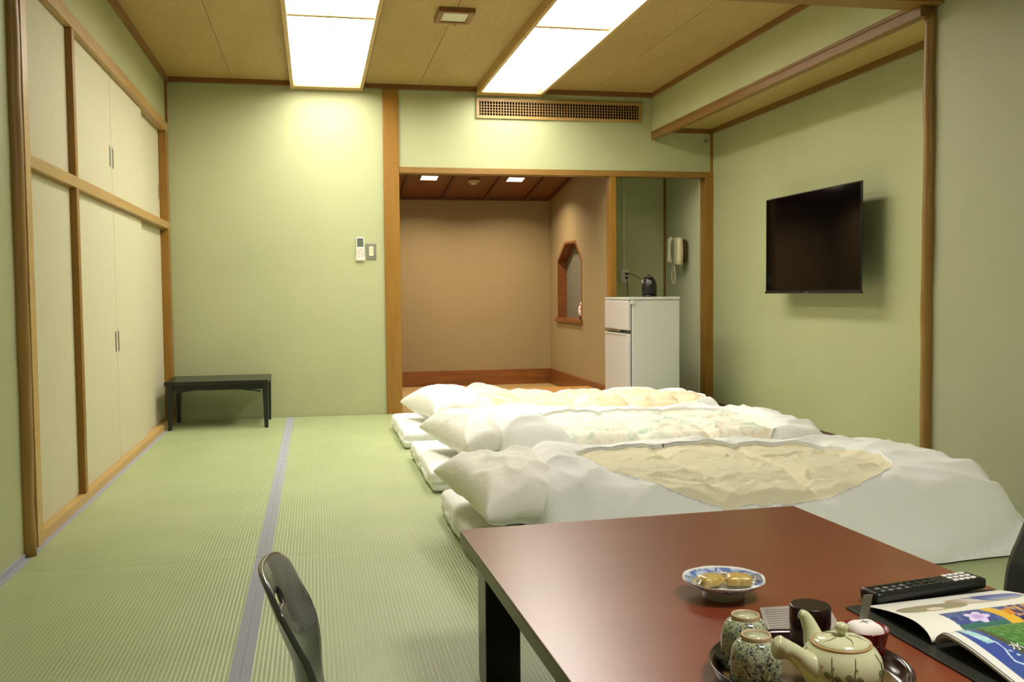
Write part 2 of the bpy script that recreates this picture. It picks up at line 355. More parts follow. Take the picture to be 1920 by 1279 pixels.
# closet framing and fusuma doors
RX = XL - .028
st(MB().box(XL - .085, XL + .004, 3.955, 7.60, 0, .04), 'trim_19', G['lightwood'], 'pale wooden sill under the sliding closet doors', 'sill', bevel=.002)
md = MB().box(XL - .085, XL + .004, 3.955, 7.60, 1.445, 1.496)
for d in (.03, .055): md.box(XL - d - .006, XL - d + .006, 3.955, 7.6, 1.438, 1.446)
st(md, 'trim_20', G['woodY'], 'wooden middle rail between upper and lower closet doors', 'rail', bevel=.002)
st(MB().box(XL - .085, XL + .004, 3.955, 7.60, 2.165, 2.232), 'trim_21', G['woodY'], 'wooden top rail above the closet doors', 'rail', bevel=.002)
st(MB().box(XL - .085, XL + .002, 4.70, 4.748, .04, 1.445), 'trim_22', G['woodZ'], 'upright divider between the lower closet doors', 'divider', bevel=.002)
st(MB().box(XL - .085, XL + .002, 4.70, 4.748, 1.496, 2.165), 'trim_23', G['woodZ'], 'upright divider between the upper closet doors', 'divider', bevel=.002)
st(MB().box(XL - .085, XL + .002, 7.50, 7.605, 0, 2.235), 'trim_24', G['woodZ'], 'closet corner post against the back wall', 'post', bevel=.002)
doors = [ # y0,y1,z0,z1,track, handle y or None
 (3.955, 4.70, .04, 1.445, 0, None, 'nearest lower closet door, plain cream, left of the divider'),
 (4.748, 5.668, .04, 1.445, 0, 5.632, 'lower cream sliding door just right of the divider, pull at its right edge'),
 (5.672, 6.55, .04, 1.445, 0, 5.708, 'middle lower cream sliding door with its pull at the left edge'),
 (6.50, 7.50, .04, 1.445, 1, None, 'farthest lower cream sliding door set on the rear track'),
 (3.955, 4.70, 1.496, 2.165, 0, None, 'nearest upper closet door, plain cream, at the top left'),
 (4.748, 5.658, 1.496, 2.165, 0, 5.622, 'upper cream sliding door just right of the divider, pull at its right edge'),
 (5.662, 6.65, 1.496, 2.165, 0, 5.698, 'middle upper cream sliding door with its pull at the left edge'),
 (6.60, 7.50, 1.496, 2.165, 1, 7.46, 'farthest upper cream sliding door with a pull next to the corner post')]
for i, (y0, y1, z0, z1, tr, hy, lab) in enumerate(doors):
    xf = RX - tr * .026
    d = st(MB().box(xf - .018, xf, y0 + .001, y1 - .001, z0, z1), 'door_%d' % (i + 1), G['fusuma'], lab, 'door', bevel=.0015)
    if hy:
        zc = .70 if z0 < 1 else 1.715
        mb = MB().box(xf - .002, xf + .0015, hy - .015, hy + .015, zc - .058, zc + .058)
        h = mb.build('door_pull', G['steel'], d, bevel=.001)
        MB().box(xf + .0005, xf + .0022, hy - .008, hy + .008, zc - .048, zc + .048).build('pull_recess', G['gasket'], h)
# ---- alcove
AY = 9.75
def acz(y): return 1.925 + .141 * (AY - y)
st(MB().box(.5, 2.75, AY, AY + .08, 0, 2.4), 'wall_alcove_back', G['beige'], 'beige back wall of the alcove', 'wall')
st(MB().box(.56, .664, YB + .1, AY, 0, 2.4), 'wall_alcove_left', G['beige'], 'beige left wall of the alcove behind the broad post', 'wall')
hexp = [(8.54, .695), (8.54, 1.23), (8.757, 1.415), (9.11, 1.418), (9.40, 1.25), (9.40, .695)]
outer = [(YB + .1, 0), (AY, 0), (AY, 2.4), (YB + .1, 2.4)]
tess = geometry.tessellate_polygon([[Vector((a, b, 0)) for a, b in outer], [Vector((a, b, 0)) for a, b in hexp]])
allp = outer + hexp
st(MB().add([(2.41, a, b) for a, b in allp], [tuple(t) for t in tess]), 'wall_alcove_right', G['beige'], 'beige right wall of the alcove with a cut niche', 'wall')
nb = MB()
cy_, cz_ = 8.97, 1.0
k = 1.0
for i in range(6):
    a, b = hexp[i], hexp[(i + 1) % 6]
    def off(p, d=.022):
        return (p[0] + (d if p[0] > cy_ else -d), p[1] + (d if p[1] > cz_ else -d))
    ao, bo = off(a), off(b)
    nb.hexa([(2.407, a[0], a[1]), (2.407, b[0], b[1]), (2.407, bo[0], bo[1]), (2.407, ao[0], ao[1]), (2.50, a[0], a[1]), (2.50, b[0], b[1]), (2.50, bo[0], bo[1]), (2.50, ao[0], ao[1])])
st(nb, 'trim_25', G['oakY'], 'brown wooden lining of the pointed wall niche', 'frame')
st(MB().box(2.385, 2.50, 8.50, 9.44, .655, .696), 'trim_26', G['oakY'], 'brown wooden ledge at the foot of the wall niche', 'sill', bevel=.004)
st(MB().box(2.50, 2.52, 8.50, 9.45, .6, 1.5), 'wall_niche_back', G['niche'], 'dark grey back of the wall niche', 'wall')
ac = st(MB().hexa([(.6, YB + .1, acz(YB + .1) + .03), (2.45, YB + .1, acz(YB + .1) + .03), (2.45, AY, acz(AY) + .03), (.6, AY, acz(AY) + .03),
                   (.6, YB + .1, 2.45), (2.45, YB + .1, 2.45), (2.45, AY, 2.45), (.6, AY, 2.45)]), 'ceiling_alcove', G['alcrib'], 'sloping brown board ceiling of the alcove', 'ceiling')
def slab(x0, x1, dz0, dz1, y0=YB + .1, y1=AY):
    return MB().hexa([(x0, y0, acz(y0) + dz0), (x1, y0, acz(y0) + dz0), (x1, y1, acz(y1) + dz0), (x0, y1, acz(y1) + dz0),
                      (x0, y0, acz(y0) + dz1), (x1, y0, acz(y0) + dz1), (x1, y1, acz(y1) + dz1), (x0, y1, acz(y1) + dz1)])
ribs = [.45, .865, 1.30, 1.735, 2.155, 2.41]
for i in range(5): slab(max(ribs[i], .664) + .002, ribs[i + 1] - .002, 0.0, .028).build('ceiling_board', G['alcceil'], ac)
for x in ribs[1:5]: slab(x - .017, x + .017, -.022, .0).build('ceiling_rib', G['alcrib'], ac)
slab(2.385, 2.41, -.03, .0).build('ceiling_rib', G['alcrib'], ac)
st(MB().box(.664, 2.41, AY - .025, AY, acz(AY) - .03, acz(AY) + .01), 'trim_27', G['alcrib'], 'dark trim at the rear edge of the alcove ceiling', 'trim')
st(MB().box(.664, 2.41, AY - .02, AY, 0, .155), 'baseboard_alcove_back', G['oak'], 'wide oak grained baseboard on the alcove back wall', 'baseboard')
st(MB().box(2.39, 2.41, YB + .1, AY - .02, 0, .155), 'baseboard_alcove_right', G['oakY'], 'wide oak baseboard on the alcove right wall', 'baseboard')
st(MB().box(.66, 2.39, YB + .08, AY - .02, -.03, .0), 'floor_alcove', G['goza'], 'tan rush mat floor of the alcove', 'floor')
st(MB().box(.66, 3.3, 7.60, YB + .08, -.03, .001), 'trim_28', G['woodX'], 'wooden threshold under the alcove opening', 'threshold')
st(MB().box(1.2, 2.388, YB + .1, 8.25, 0, .11), 'platform', G['platform'], 'low pale orange wooden platform at the front of the alcove', 'platform', bevel=.004)
st(MB().box(2.395, 2.445, YB - .01, YB + .1, 0, 1.897), 'trim_29', G['woodZ'], 'wooden post between alcove and telephone nook behind the refrigerator', 'post', bevel=.003)
# ---- nook
st(MB().box(2.42, 3.3, 8.50, 8.52, 0, 2.2), 'wall_nook_back', G['nook'], 'shaded green back wall of the nook behind the refrigerator', 'wall')
st(MB().box(3.21, 3.3, YB + .1, 8.52, 0, 2.2), 'wall_nook_right', G['nook2'], 'green side wall of the nook with the telephone', 'wall')
st(MB().box(2.414, 2.43, YB + .1, 8.5, 0, 2.2), 'wall_nook_left', G['wall2'], 'left side wall of the nook', 'wall')
st(MB().box(2.42, 3.3, YB + .1, 8.52, 2.15, 2.2), 'ceiling_nook', G['lampoff'], 'ceiling of the nook', 'ceiling')  # unseen; pale colour chosen to bounce more light into the nook
st(MB().box(2.42, 3.3, YB + .08, 8.52, -.03, 0), 'floor_nook', G['goza'], 'floor of the nook', 'floor')
st(MB().box(3.193, 3.21, 8.483, 8.5, 0, 2.15), 'trim_30', G['woodZ'], 'thin dark wooden strip in the rear corner of the nook', 'trim')

# ================================================================== CEILING LIGHTS
def lightbox(x0, x1, y0, y1, label):
    t = thing('ceiling_light', ((x0 + x1) / 2, (y0 + y1) / 2, CE), label, 'ceiling light')
    w_ = .026; zb = ZC - .025
    f = MB().box(x0, x0 + w_, y0, y1, zb, CE + .008).box(x1 - w_, x1, y0, y1, zb, CE + .008).box(x0 + w_, x1 - w_, y1 - .12, y1, zb, CE + .008).box(x0 + w_, x1 - w_, y0, y0 + w_, zb, CE + .008)
    f.build('frame', G['lightwood'], t, bevel=.002)
    MB().box(x0 + w_, x1 - w_, y0 + w_, y1 - .121, zb + .044, zb + .050).build('diffuser', G['glow'], t)
    y = y1 - 1.90
    while y > y0: MB().box(x0 + w_, x1 - w_, y - .02, y + .02, zb + .026, zb + .042).build('cross_bar', G['lightwood'], t); y -= 1.93
    MB().box((x0 + x1) / 2 - .0018, (x0 + x1) / 2 + .0018, y0 + w_, y1 - w_, zb + .039, zb + .0435).build('centre_strip', G['lightwood'], t)
    y = y1 - .3
    while y > y0 + .1: MB().box(x0 + w_, x1 - w_, y - .003, y + .003, zb + .038, zb + .0438).build('thin_bar', G['lightwood'], t); y -= .3217
    return t
lightbox(-.15, .395, 4.60, 7.60, 'long glowing ceiling light box above the plain green wall, the left one')
lightbox(1.285, 1.812, 4.60, 7.60, 'long glowing ceiling light box above the vent grille, the right one')
# emergency lamp
t = thing('emergency_lamp', (.83, 5.62, CE), 'small unlit square lamp in a wooden frame on the ceiling between the light boxes', 'ceiling lamp')
f = MB()
for (a, b, c, d) in ((.725, .935, 5.50, 5.535), (.725, .935, 5.715, 5.75), (.725, .757, 5.535, 5.715), (.903, .935, 5.535, 5.715)): f.box(a, b, c, d, CE - .028, CE)
f.build('frame', G['crownY'], t, bevel=.003)
MB().box(.757, .903, 5.535, 5.715, CE - .02, CE - .008).build('diffuser', G['lampoff'], t)
pts = [(.852 + .007 * sin(a), 5.765, CE - .021 + .011 * cos(a)) for a in [2 * pi * i / 14 for i in range(15)]]
MB().tube(pts, .0015, 6).build('pull_ring', G['steel'], t, smooth=True)
# vent grille
t = thing('vent_grille', (1.975, YB, 2.337), 'long wooden lattice vent grille high on the back wall', 'vent')
x0, x1, z0, z1 = 1.285, 2.665, 2.338, 2.497
f = MB().box(x0, x1, YB - .018, YB, z0, z0 + .024).box(x0, x1, YB - .018, YB, z1 - .024, z1).box(x0, x0 + .026, YB - .018, YB, z0 + .024, z1 - .024).box(x1 - .026, x1, YB - .018, YB, z0 + .024, z1 - .024)
f.build('frame', G['vent'], t, bevel=.002)
MB().box(x0 + .02, x1 - .02, YB - .0035, YB - .0005, z0 + .02, z1 - .02).build('backing', G['void'], t)  # near-black sheet painting the shade of an open duct behind the slats
n = 58; first = None
for i in range(n):
    x = x0 + .03 + (x1 - x0 - .06) * (i + .5) / n
    if first is None:
        first = MB().box(x - .0026, x + .0026, YB - .016, YB - .007, z0 + .022, z1 - .022).build('slat', G['vent'], t); fx = x
    else:
        c = first.copy(); COL.objects.link(c); c.location.x += x - fx
for j in range(4):
    z = z0 + .024 + (z1 - z0 - .048) * (j + 1) / 5
    MB().box(x0 + .024, x1 - .024, YB - .0085, YB - .004, z - .0018, z + .0018).build('cross_wire', G['vent'], t)
# alcove downlights and detector
for (x, y, lab) in ((1.07, 8.99, 'left square recessed downlight in the alcove ceiling'), (1.895, 9.0, 'right square recessed downlight in the alcove ceiling')):
    t = thing('downlight', (x, y, acz(y)), lab, 'downlight')
    def pl(dx, dy, dz): return (x + dx, y + dy, acz(y + dy) + dz)
    def ringbox(r0, r1, a, b):
        mb = MB()
        for (x_0, x_1, y_0, y_1) in ((-r1, r1, -r1, -r0), (-r1, r1, r0, r1), (-r1, -r0, -r0, r0), (r0, r1, -r0, r0)):
            mb.hexa([pl(x_0, y_0, a), pl(x_1, y_0, a), pl(x_1, y_1, a), pl(x_0, y_1, a), pl(x_0, y_0, b), pl(x_1, y_0, b), pl(x_1, y_1, b), pl(x_0, y_1, b)])
        return mb
    ringbox(.075, .09, -.008, 0).build('frame', G['crown'], t)
    r = .075
    MB().hexa([pl(-r, -r, -.005), pl(r, -r, -.005), pl(r, r, -.005), pl(-r, r, -.005), pl(-r, -r, 0), pl(r, -r, 0), pl(r, r, 0), pl(-r, r, 0)]).build('diffuser', G['downglow'], t)
    L = bpy.data.lights.new('downlight_lamp', 'AREA'); L.shape = 'SQUARE'; L.size = .13; L.energy = DOWN; L.color = (1, .86, .66); L.spread = radians(140)
    lo = bpy.data.objects.new('downlight_lamp', L); COL.objects.link(lo); lo.location = (x, y, acz(y) - .03)
    adopt(lo, t)
t = thing('smoke_detector', (1.50, 9.05, acz(9.05)), 'round smoke detector on the alcove ceiling between the downlights', 'detector')
MB().lathe([(.055, 0), (.058, -.012), (.052, -.025)], (1.5, 9.05, acz(9.05)), 24).build('base', G['unglazed'], t, smooth=False, bevel=.002)
MB().lathe([(.03, -.025), (.032, -.036), (.022, -.045), (0, -.046)], (1.5, 9.05, acz(9.05)), 20).build('sensor', G['cream_p'], t, smooth=True)
# unseen ceiling lamp assumed for the front part, placed as fill light
t = thing('fill_lamp', (1.3, .9, CE), 'unseen square fill lamp assumed on the ceiling above the low table', 'ceiling light')
MB().box(1.0, 1.6, .6, 1.2, CE - .06, CE - .02).build('diffuser', G['lampoff'], t)
MB().box(.98, 1.62, .58, 1.22, CE - .02, CE).build('frame', G['lightwood'], t)
L = bpy.data.lights.new('front_fill_lamp', 'AREA'); L.shape = 'SQUARE'; L.size = .6; L.energy = FRONT; L.color = (1, .97, .88)
lo = bpy.data.objects.new('front_fill_lamp', L); COL.objects.link(lo); lo.location = (1.3, .9, CE - .065); adopt(lo, t)

# ================================================================== WALL THINGS
# air conditioner remote in holder
t = thing('wall_remote', (.357, YB, 1.21), 'white remote control with grey display hanging on the back wall', 'remote control')
MB().rbox((.357, YB - .012, 1.30), (.062, .022, .185), .01, (6, 4, 12)).build('body', G['white'], t, smooth=True)
MB().box(.333, .381, YB - .0245, YB - .022, 1.318, 1.385).build('display', G['lcd'], t)
for i in range(4):
    for j in range(2 if i else 1):
        xx = .357 + ((j - .5) * .026 if i else 0)
        MB().box(xx - (.008 if i else .018), xx + (.008 if i else .018), YB - .0245, YB - .022, 1.292 - i * .017, 1.300 - i * .017).build('button', G['pinkp'], t)
MB().box(.322, .392, YB - .016, YB, 1.205, 1.25).build('holder', G['white'], t, bevel=.006)
t = thing('light_switch', (.442, YB, 1.218), 'grey wall plate with cream switches beside the broad post', 'switch')
MB().box(.402, .48, YB - .008, YB, 1.218, 1.345).build('plate', G['steel'], t, bevel=.003)
for i in range(3): MB().box(.424, .458, YB - .0125, YB - .008, 1.248 + i * .025, 1.271 + i * .025).build('rocker', G['cream_p'], t, bevel=.001)
# television
t = thing('television', (3.14, 5.68, .93), 'large black flat television mounted on the right wall', 'television')
TX = 3.13; ty0, ty1, tz0, tz1 = 5.095, 6.30, .935, 1.585
MB().box(TX, TX + .012, ty0, ty1, tz0, tz1).build('bezel', G['black'], t, bevel=.003)
MB().box(TX - .0015, TX + .001, ty0 + .008, ty1 - .008, tz0 + .014, tz1 - .008).build('screen', G['screen'], t)
MB().box(TX + .012, TX + .065, ty0 + .2, ty1 - .2, tz0 + .06, tz1 - .2).build('rear_housing', G['black'], t, bevel=.01)
MB().box(TX + .065, XR - .002, 5.5, 5.9, 1.05, 1.4).build('wall_bracket', G['black'], t)
MB().box(TX - .006, TX + .014, ty0 - .004, ty1 + .004, tz0 - .008, tz0 + .006).build('lower_trim', G['steel'] if False else G['lacquer'], t, bevel=.002)
MB().box(TX - .0072, TX - .0055, 5.68, 5.74, tz0 - .003, tz0 + .001).build('badge', G['chrome'], t)
# telephone
t = thing('wall_telephone', (3.21, 7.96, 1.03), 'cream wall telephone with handset and looped cord in the nook', 'telephone')
MB().rbox((3.17, 7.95, 1.30), (.04, .09, .20), .015, (4, 5, 8)).build('wall_plate', G['logdark'], t, smooth=True)
MB().grid(lambda u, v: (3.115 + .0 * u, 7.89 + .10 * u - .012 * sin(v * pi), 1.18 + .235 * v), 4, 12).build('body', G['cream_p'], t, smooth=True, solid=.05)
hs = MB()
prof = [(3.10, 8.055, 1.20, .024), (3.085, 8.062, 1.23, .026), (3.09, 8.078, 1.27, .017), (3.09, 8.082, 1.32, .016), (3.088, 8.07, 1.37, .02), (3.09, 8.058, 1.405, .025), (3.105, 8.05, 1.42, .02)]
hs.tube([p[:3] for p in prof], [p[3] for p in prof], 12).build('handset', G['cream_p'], t, smooth=True)
pts = [(3.11 + .004 * cos(i * 2.6), 8.035 + .038 * sin(2 * pi * i / 80) * (1 - .25 * cos(2 * pi * i / 80)) + .003 * sin(i * 2.6), 1.10 + .085 * cos(2 * pi * i / 80)) for i in range(81)]
MB().tube(pts, .004, 6).build('coiled_cord', G['cream_p'], t, smooth=True)
# outlet with conduit and plugs
t = thing('wall_outlet', (2.815, 8.5, 1.03), 'white wall outlet with two black plugs on the nook back wall', 'outlet')
MB().box(2.77, 2.85, 8.478, 8.5, 1.03, 1.155).build('plate', G['white'], t, bevel=.003)
MB().box(2.795, 2.81, 8.488, 8.5, 1.155, 2.15).build('conduit', G['white'], t, bevel=.003)
def cord(pts, label):
    tt = thing('power_cord', pts[0], label, 'cord')
    P = []
    for i in range(len(pts) - 1):
        for k in range(8):
            a = k / 8; p0 = Vector(pts[max(i - 1, 0)]); p1 = Vector(pts[i]); p2 = Vector(pts[i + 1]); p3 = Vector(pts[min(i + 2, len(pts) - 1)])
            P.append(.5 * ((2 * p1) + (-p0 + p2) * a + (2 * p0 - 5 * p1 + 4 * p2 - p3) * a * a + (-p0 + 3 * p1 - 3 * p2 + p3) * a ** 3))
    P.append(Vector(pts[-1]))
    MB().tube(P, .0032, 6).build('cable', G['black'], tt, smooth=True)
    x, y, z = pts[0]
    MB().rbox((x, y + .004, z), (.026, .03, .018), .005, (4, 4, 3)).build('plug', G['black'], tt, smooth=True)
cord([(2.822, 8.460, 1.114), (2.85, 8.42, 1.11), (2.88, 8.2, 1.05), (2.80, 7.8, .96), (2.66, 7.53, .925), (2.60, 7.40, .925), (2.585, 7.36, .925)], 'black cord from the outlet to the kettle base')
cord([(2.822, 8.460, 1.078), (2.824, 8.45, 1.04), (2.826, 8.44, .9), (2.79, 8.2, .6), (2.7, 7.8, .2), (2.6, 7.6, .06)], 'black cord hanging from the outlet down behind the refrigerator')
# refrigerator: doors face the alcove side (-X)
t = thing('refrigerator', (2.53, 7.23, 0), 'white two door refrigerator standing in front of the nook', 'refrigerator')
MB().box(2.352, 2.733, 6.93, 7.52, .02, .885).build('cabinet', G['fridge'], t, bevel=.006)
MB().box(2.322, 2.736, 6.925, 7.525, .886, .907).build('top_panel', G['fridge'], t, bevel=.004)
MB().box(2.346, 2.352, 6.94, 7.51, .04, .88).build('gasket', G['gasket'], t)
d = MB().box(2.316, 2.346, 6.935, 7.515, .655, .882).build('door', G['fridgedoor'], t, bevel=.008); d['label'] = 'short upper freezer door'
d2 = MB().box(2.316, 2.346, 6.935, 7.515, .04, .628).build('door', G['fridgedoor'], t, bevel=.008); d2['label'] = 'tall lower refrigerator door'
MB().box(2.310, 2.318, 7.10, 7.50, .642, .655).build('handle', G['chrome'], d, bevel=.002)
MB().box(2.310, 2.318, 6.96, 7.50, .618, .630).build('handle', G['fridge'], d2, bevel=.002)
MB().box(2.338, 2.37, 6.915, 6.93, .855, .885).build('hinge_cover', G['fridge'], t, bevel=.002)
for (x, y) in ((2.38, 6.97), (2.70, 6.97), (2.38, 7.48), (2.70, 7.48)): MB().lathe([(.015, 0), (.015, .02)], (x, y, 0), 12).build('foot', G['black'], t)
# kettle on the refrigerator
t = thing('electric_kettle', (2.64, 7.36, .907), 'small black electric kettle on top of the refrigerator', 'kettle')
c = (2.645, 7.36, .907)
MB().lathe([(.062, 0), (.064, .006), (.06, .014), (.055, .016)], c, 32).build('power_base', G['black'], t, smooth=True)
MB().lathe([(.052, .016), (.058, .03), (.061, .06), (.058, .10), (.048, .135), (.03, .155), (.0, .160)], c, 32).build('body', G['black'], t, smooth=True)
hp = [(c[0] - .03, c[1] + .03, c[2] + .150), (c[0] + .01, c[1] + .04, c[2] + .170), (c[0] + .045, c[1] + .05, c[2] + .150), (c[0] + .062, c[1] + .05, c[2] + .10), (c[0] + .055, c[1] + .035, c[2] + .035)]
MB().tube(hp, .010, 10).build('handle', G['black'], t, smooth=True)
MB().rbox((c[0] - .062, c[1] - .015, c[2] + .12), (.03, .03, .035), .008, (4, 4, 4)).build('spout', G['steel'], t, smooth=True)
MB().rbox((c[0] - .012, c[1] - .058, c[2] + .115), (.016, .006, .028), .003, (4, 3, 4)).build('badge', G['chrome'], t, smooth=True)
MB().rbox((c[0] + .0, c[1] + .0, c[2] + .161), (.03, .03, .01), .004, (4, 4, 3)).build('lid_button', G['steel'], t, smooth=True)
# ornament in niche
t = thing('niche_ornament', (2.452, 8.645, .696), 'white and red teardrop ornament standing in the wall niche', 'ornament')
MB().lathe([(.034, 0), (.036, .012), (.03, .02)], (2.452, 8.645, .696), 24).build('stand', G['lacquer'], t, smooth=True)
m = M('red_figured', (226, 214, 206), .3); m.color(m.ramp(m.noise(m.coord(), 45, 3, 1), [(.46, (170, 60, 60)), (.52, (230, 220, 212))])); 
MB().lathe([(.026, .02), (.042, .05), (.044, .085), (.036, .125), (.02, .16), (.006, .185), (0, .188)], (2.452, 8.645, .696), 28).build('body', m.m, t, smooth=True)

# ================================================================== LOW BLACK SIDE TABLE
t = thing('side_table', (-.69, 7.25, 0), 'low black wooden table in the corner by the closet doors', 'table')
MB().box(-1.045, -.335, 7.04, 7.56, .318, .345).build('table_top', G['darkwood'], t, bevel=.003)
MB().box(-1.005, -.375, 7.075, 7.095, .278, .318).build('apron', G['darkwood'], t)
MB().box(-1.005, -.375, 7.505, 7.525, .278, .318).build('apron', G['darkwood'], t)
ar = MB(); nn_ = 20
for i in range(nn_):
    a, b = i / nn_, (i + 1) / nn_
    zf = lambda u: .262 + .03 * sin(pi * u)
    ar.hexa([(-.99 + .6 * a, 7.07, zf(a) - .005), (-.99 + .6 * b, 7.07, zf(b) - .005), (-.99 + .6 * b, 7.085, zf(b) - .005), (-.99 + .6 * a, 7.085, zf(a) - .005),
             (-.99 + .6 * a, 7.07, zf(a) + .005), (-.99 + .6 * b, 7.07, zf(b) + .005), (-.99 + .6 * b, 7.085, zf(b) + .005), (-.99 + .6 * a, 7.085, zf(a) + .005)])
ar.build('arched_rail', G['darkwood'], t)
for (x, y, s) in ((-1.032, 7.05, 1), (-.38, 7.05, -1), (-1.032, 7.505, 1), (-.38, 7.505, -1)):
    w_ = .042
    xx = x if s > 0 else x
    MB().hexa([(x + (.006 if s > 0 else .012), y + .004, 0), (x + w_ - (.012 if s > 0 else .004), y + .004, 0), (x + w_ - (.012 if s > 0 else .004), y + w_ - .004, 0), (x + (.006 if s > 0 else .012), y + w_ - .004, 0),
               (x, y, .318), (x + w_, y, .318), (x + w_, y + w_, .318), (x, y + w_, .318)]).build('leg', G['darkwood'], t, bevel=.002)

# ================================================================== FUTONS
def nz(x, y, z=0.): return noise.noise(Vector((x, y, z)))
def ridge(x, y, z=0.): return 1 - abs(noise.noise(Vector((x, y, z))) * 2)
def mattress(x0, x1, y0, y1, seed, label):
    def disp(p):
        e = .010 * nz(p.x * 5 + seed, p.y * 5, p.z * 6); q = p.copy()
        side = max(0, (abs(p.x) - (x1 - x0) / 2 + .06) / .06, (abs(p.y) - (y1 - y0) / 2 + .06) / .06)
        k = Vector((p.x / ((x1 - x0) / 2), p.y / ((y1 - y0) / 2), 0))
        q.x += (e * 1.2 + .010 * max(0, ridge(p.y * 16 + seed, p.z * 9) ** 4 - .4)) * (1 if p.x > 0 else -1) * min(1, side)
        q.y += e * 1.2 * (1 if p.y > 0 else -1) * min(1, side)
        q.z += (.006 * nz(p.x * 3 + seed, p.y * 3, 4) - .012 * min(1, side) * (p.z > 0)) * (1 if p.z > 0 else 0)
        return q
    mb = MB().rbox(((x0 + x1) / 2, (y0 + y1) / 2, .058), (x1 - x0, y1 - y0, .108), .022, (80, 50, 10), disp)
    mb.v = [(a, b, max(c, .003)) for a, b, c in mb.v]
    return mb.build('futon_mattress', G['sheet'], smooth=True, label=label, cat='mattress', group='three futon beds side by side')
MT = [(.52, 2.5, 5.83, 6.78), (.53, 2.5, 4.50, 5.50), (.52, 2.46, 3.10, 4.10)]
mattress(*MT[0], 1, 'white futon mattress nearest the alcove, under the farthest bedding')
mattress(*MT[1], 2, 'white futon mattress in the middle of the three beds')
mattress(*MT[2], 3, 'white futon mattress nearest the red brown table')
def pillow(cx, cy, cz, hx, hy, th, rot, tilt, seed, label):
    mb = MB(); n = 56
    def pt(u, v, s):
        a = (1 - abs(u) ** 3.4); b = (1 - abs(v) ** 3.4)
        h = max(a, 0) ** .5 * max(b, 0) ** .5
        px = hx * u * (1 - .10 * (1 - v * v)); py = hy * v * (1 - .07 * (1 - u * u))
        px *= 1 + .05 * abs(v) ** 6; py *= 1 + .05 * abs(u) ** 6
        wr = .020 * (max(0, ridge(u * 1.6 + seed, v * 2.0, s)) ** 2.2 - .3) * h + .005 * sin(7 * u + 16 * v + 6 * nz(u * 2 + seed, v * 2, s)) * max(0, nz(u * 2, v * 2 + seed, 4) + .2) * h + .016 * nz(u * 1.5 + seed, v * 1.6, 7 + s) * h
        edge = max(abs(u), abs(v)); wr += .010 * sin(9 * atan2(v, u) + 3 * nz(u * 3, v * 3, seed)) * max(0, edge - .45) * h
        z = s * th * h * (1 if s > 0 else .75) + wr
        z += .02 * nz(u + seed, v, 2) * edge
        return Vector((px, py, z))
    R = Matrix.Rotation(rot, 3, 'Z') @ Matrix.Rotation(tilt[0], 3, 'X') @ Matrix.Rotation(tilt[1], 3, 'Y')
    top = [R @ pt(-1 + 2 * i / n, -1 + 2 * j / n, 1) + Vector((cx, cy, cz)) for j in range(n + 1) for i in range(n + 1)]
    bot = [R @ pt(-1 + 2 * i / n, -1 + 2 * j / n, -1) + Vector((cx, cy, cz)) for j in range(n + 1) for i in range(n + 1)]
    f = [(j * (n + 1) + i, j * (n + 1) + i + 1, (j + 1) * (n + 1) + i + 1, (j + 1) * (n + 1) + i) for j in range(n) for i in range(n)]
    mb.add(top, f); mb.add(bot, [q[::-1] for q in f])
    mb.v = [(a, b, max(c, .108 if True else 0)) for a, b, c in mb.v]
    o = mb.build('pillow', G['case'], smooth=True, label=label, cat='pillow', group='pillows at the heads of the futons')
    bm = bmesh.new(); bm.from_mesh(o.data); bmesh.ops.remove_doubles(bm, verts=bm.verts, dist=.0006); bm.to_mesh(o.data); bm.free()
    return o
pillow(.84, 6.16, .222, .215, .34, .115, radians(12), (.0, .02), 1.3, 'white pillow on the farthest bed beside the broad post')
pillow(.82, 4.85, .222, .205, .35, .118, radians(12), (.0, .02), 5.1, 'white pillow on the middle bed with a pointed left corner')
pillow(.715, 3.46, .222, .215, .40, .122, radians(5), (.0, .02), 9.7, 'large white pillow on the nearest bed with a creased near side')

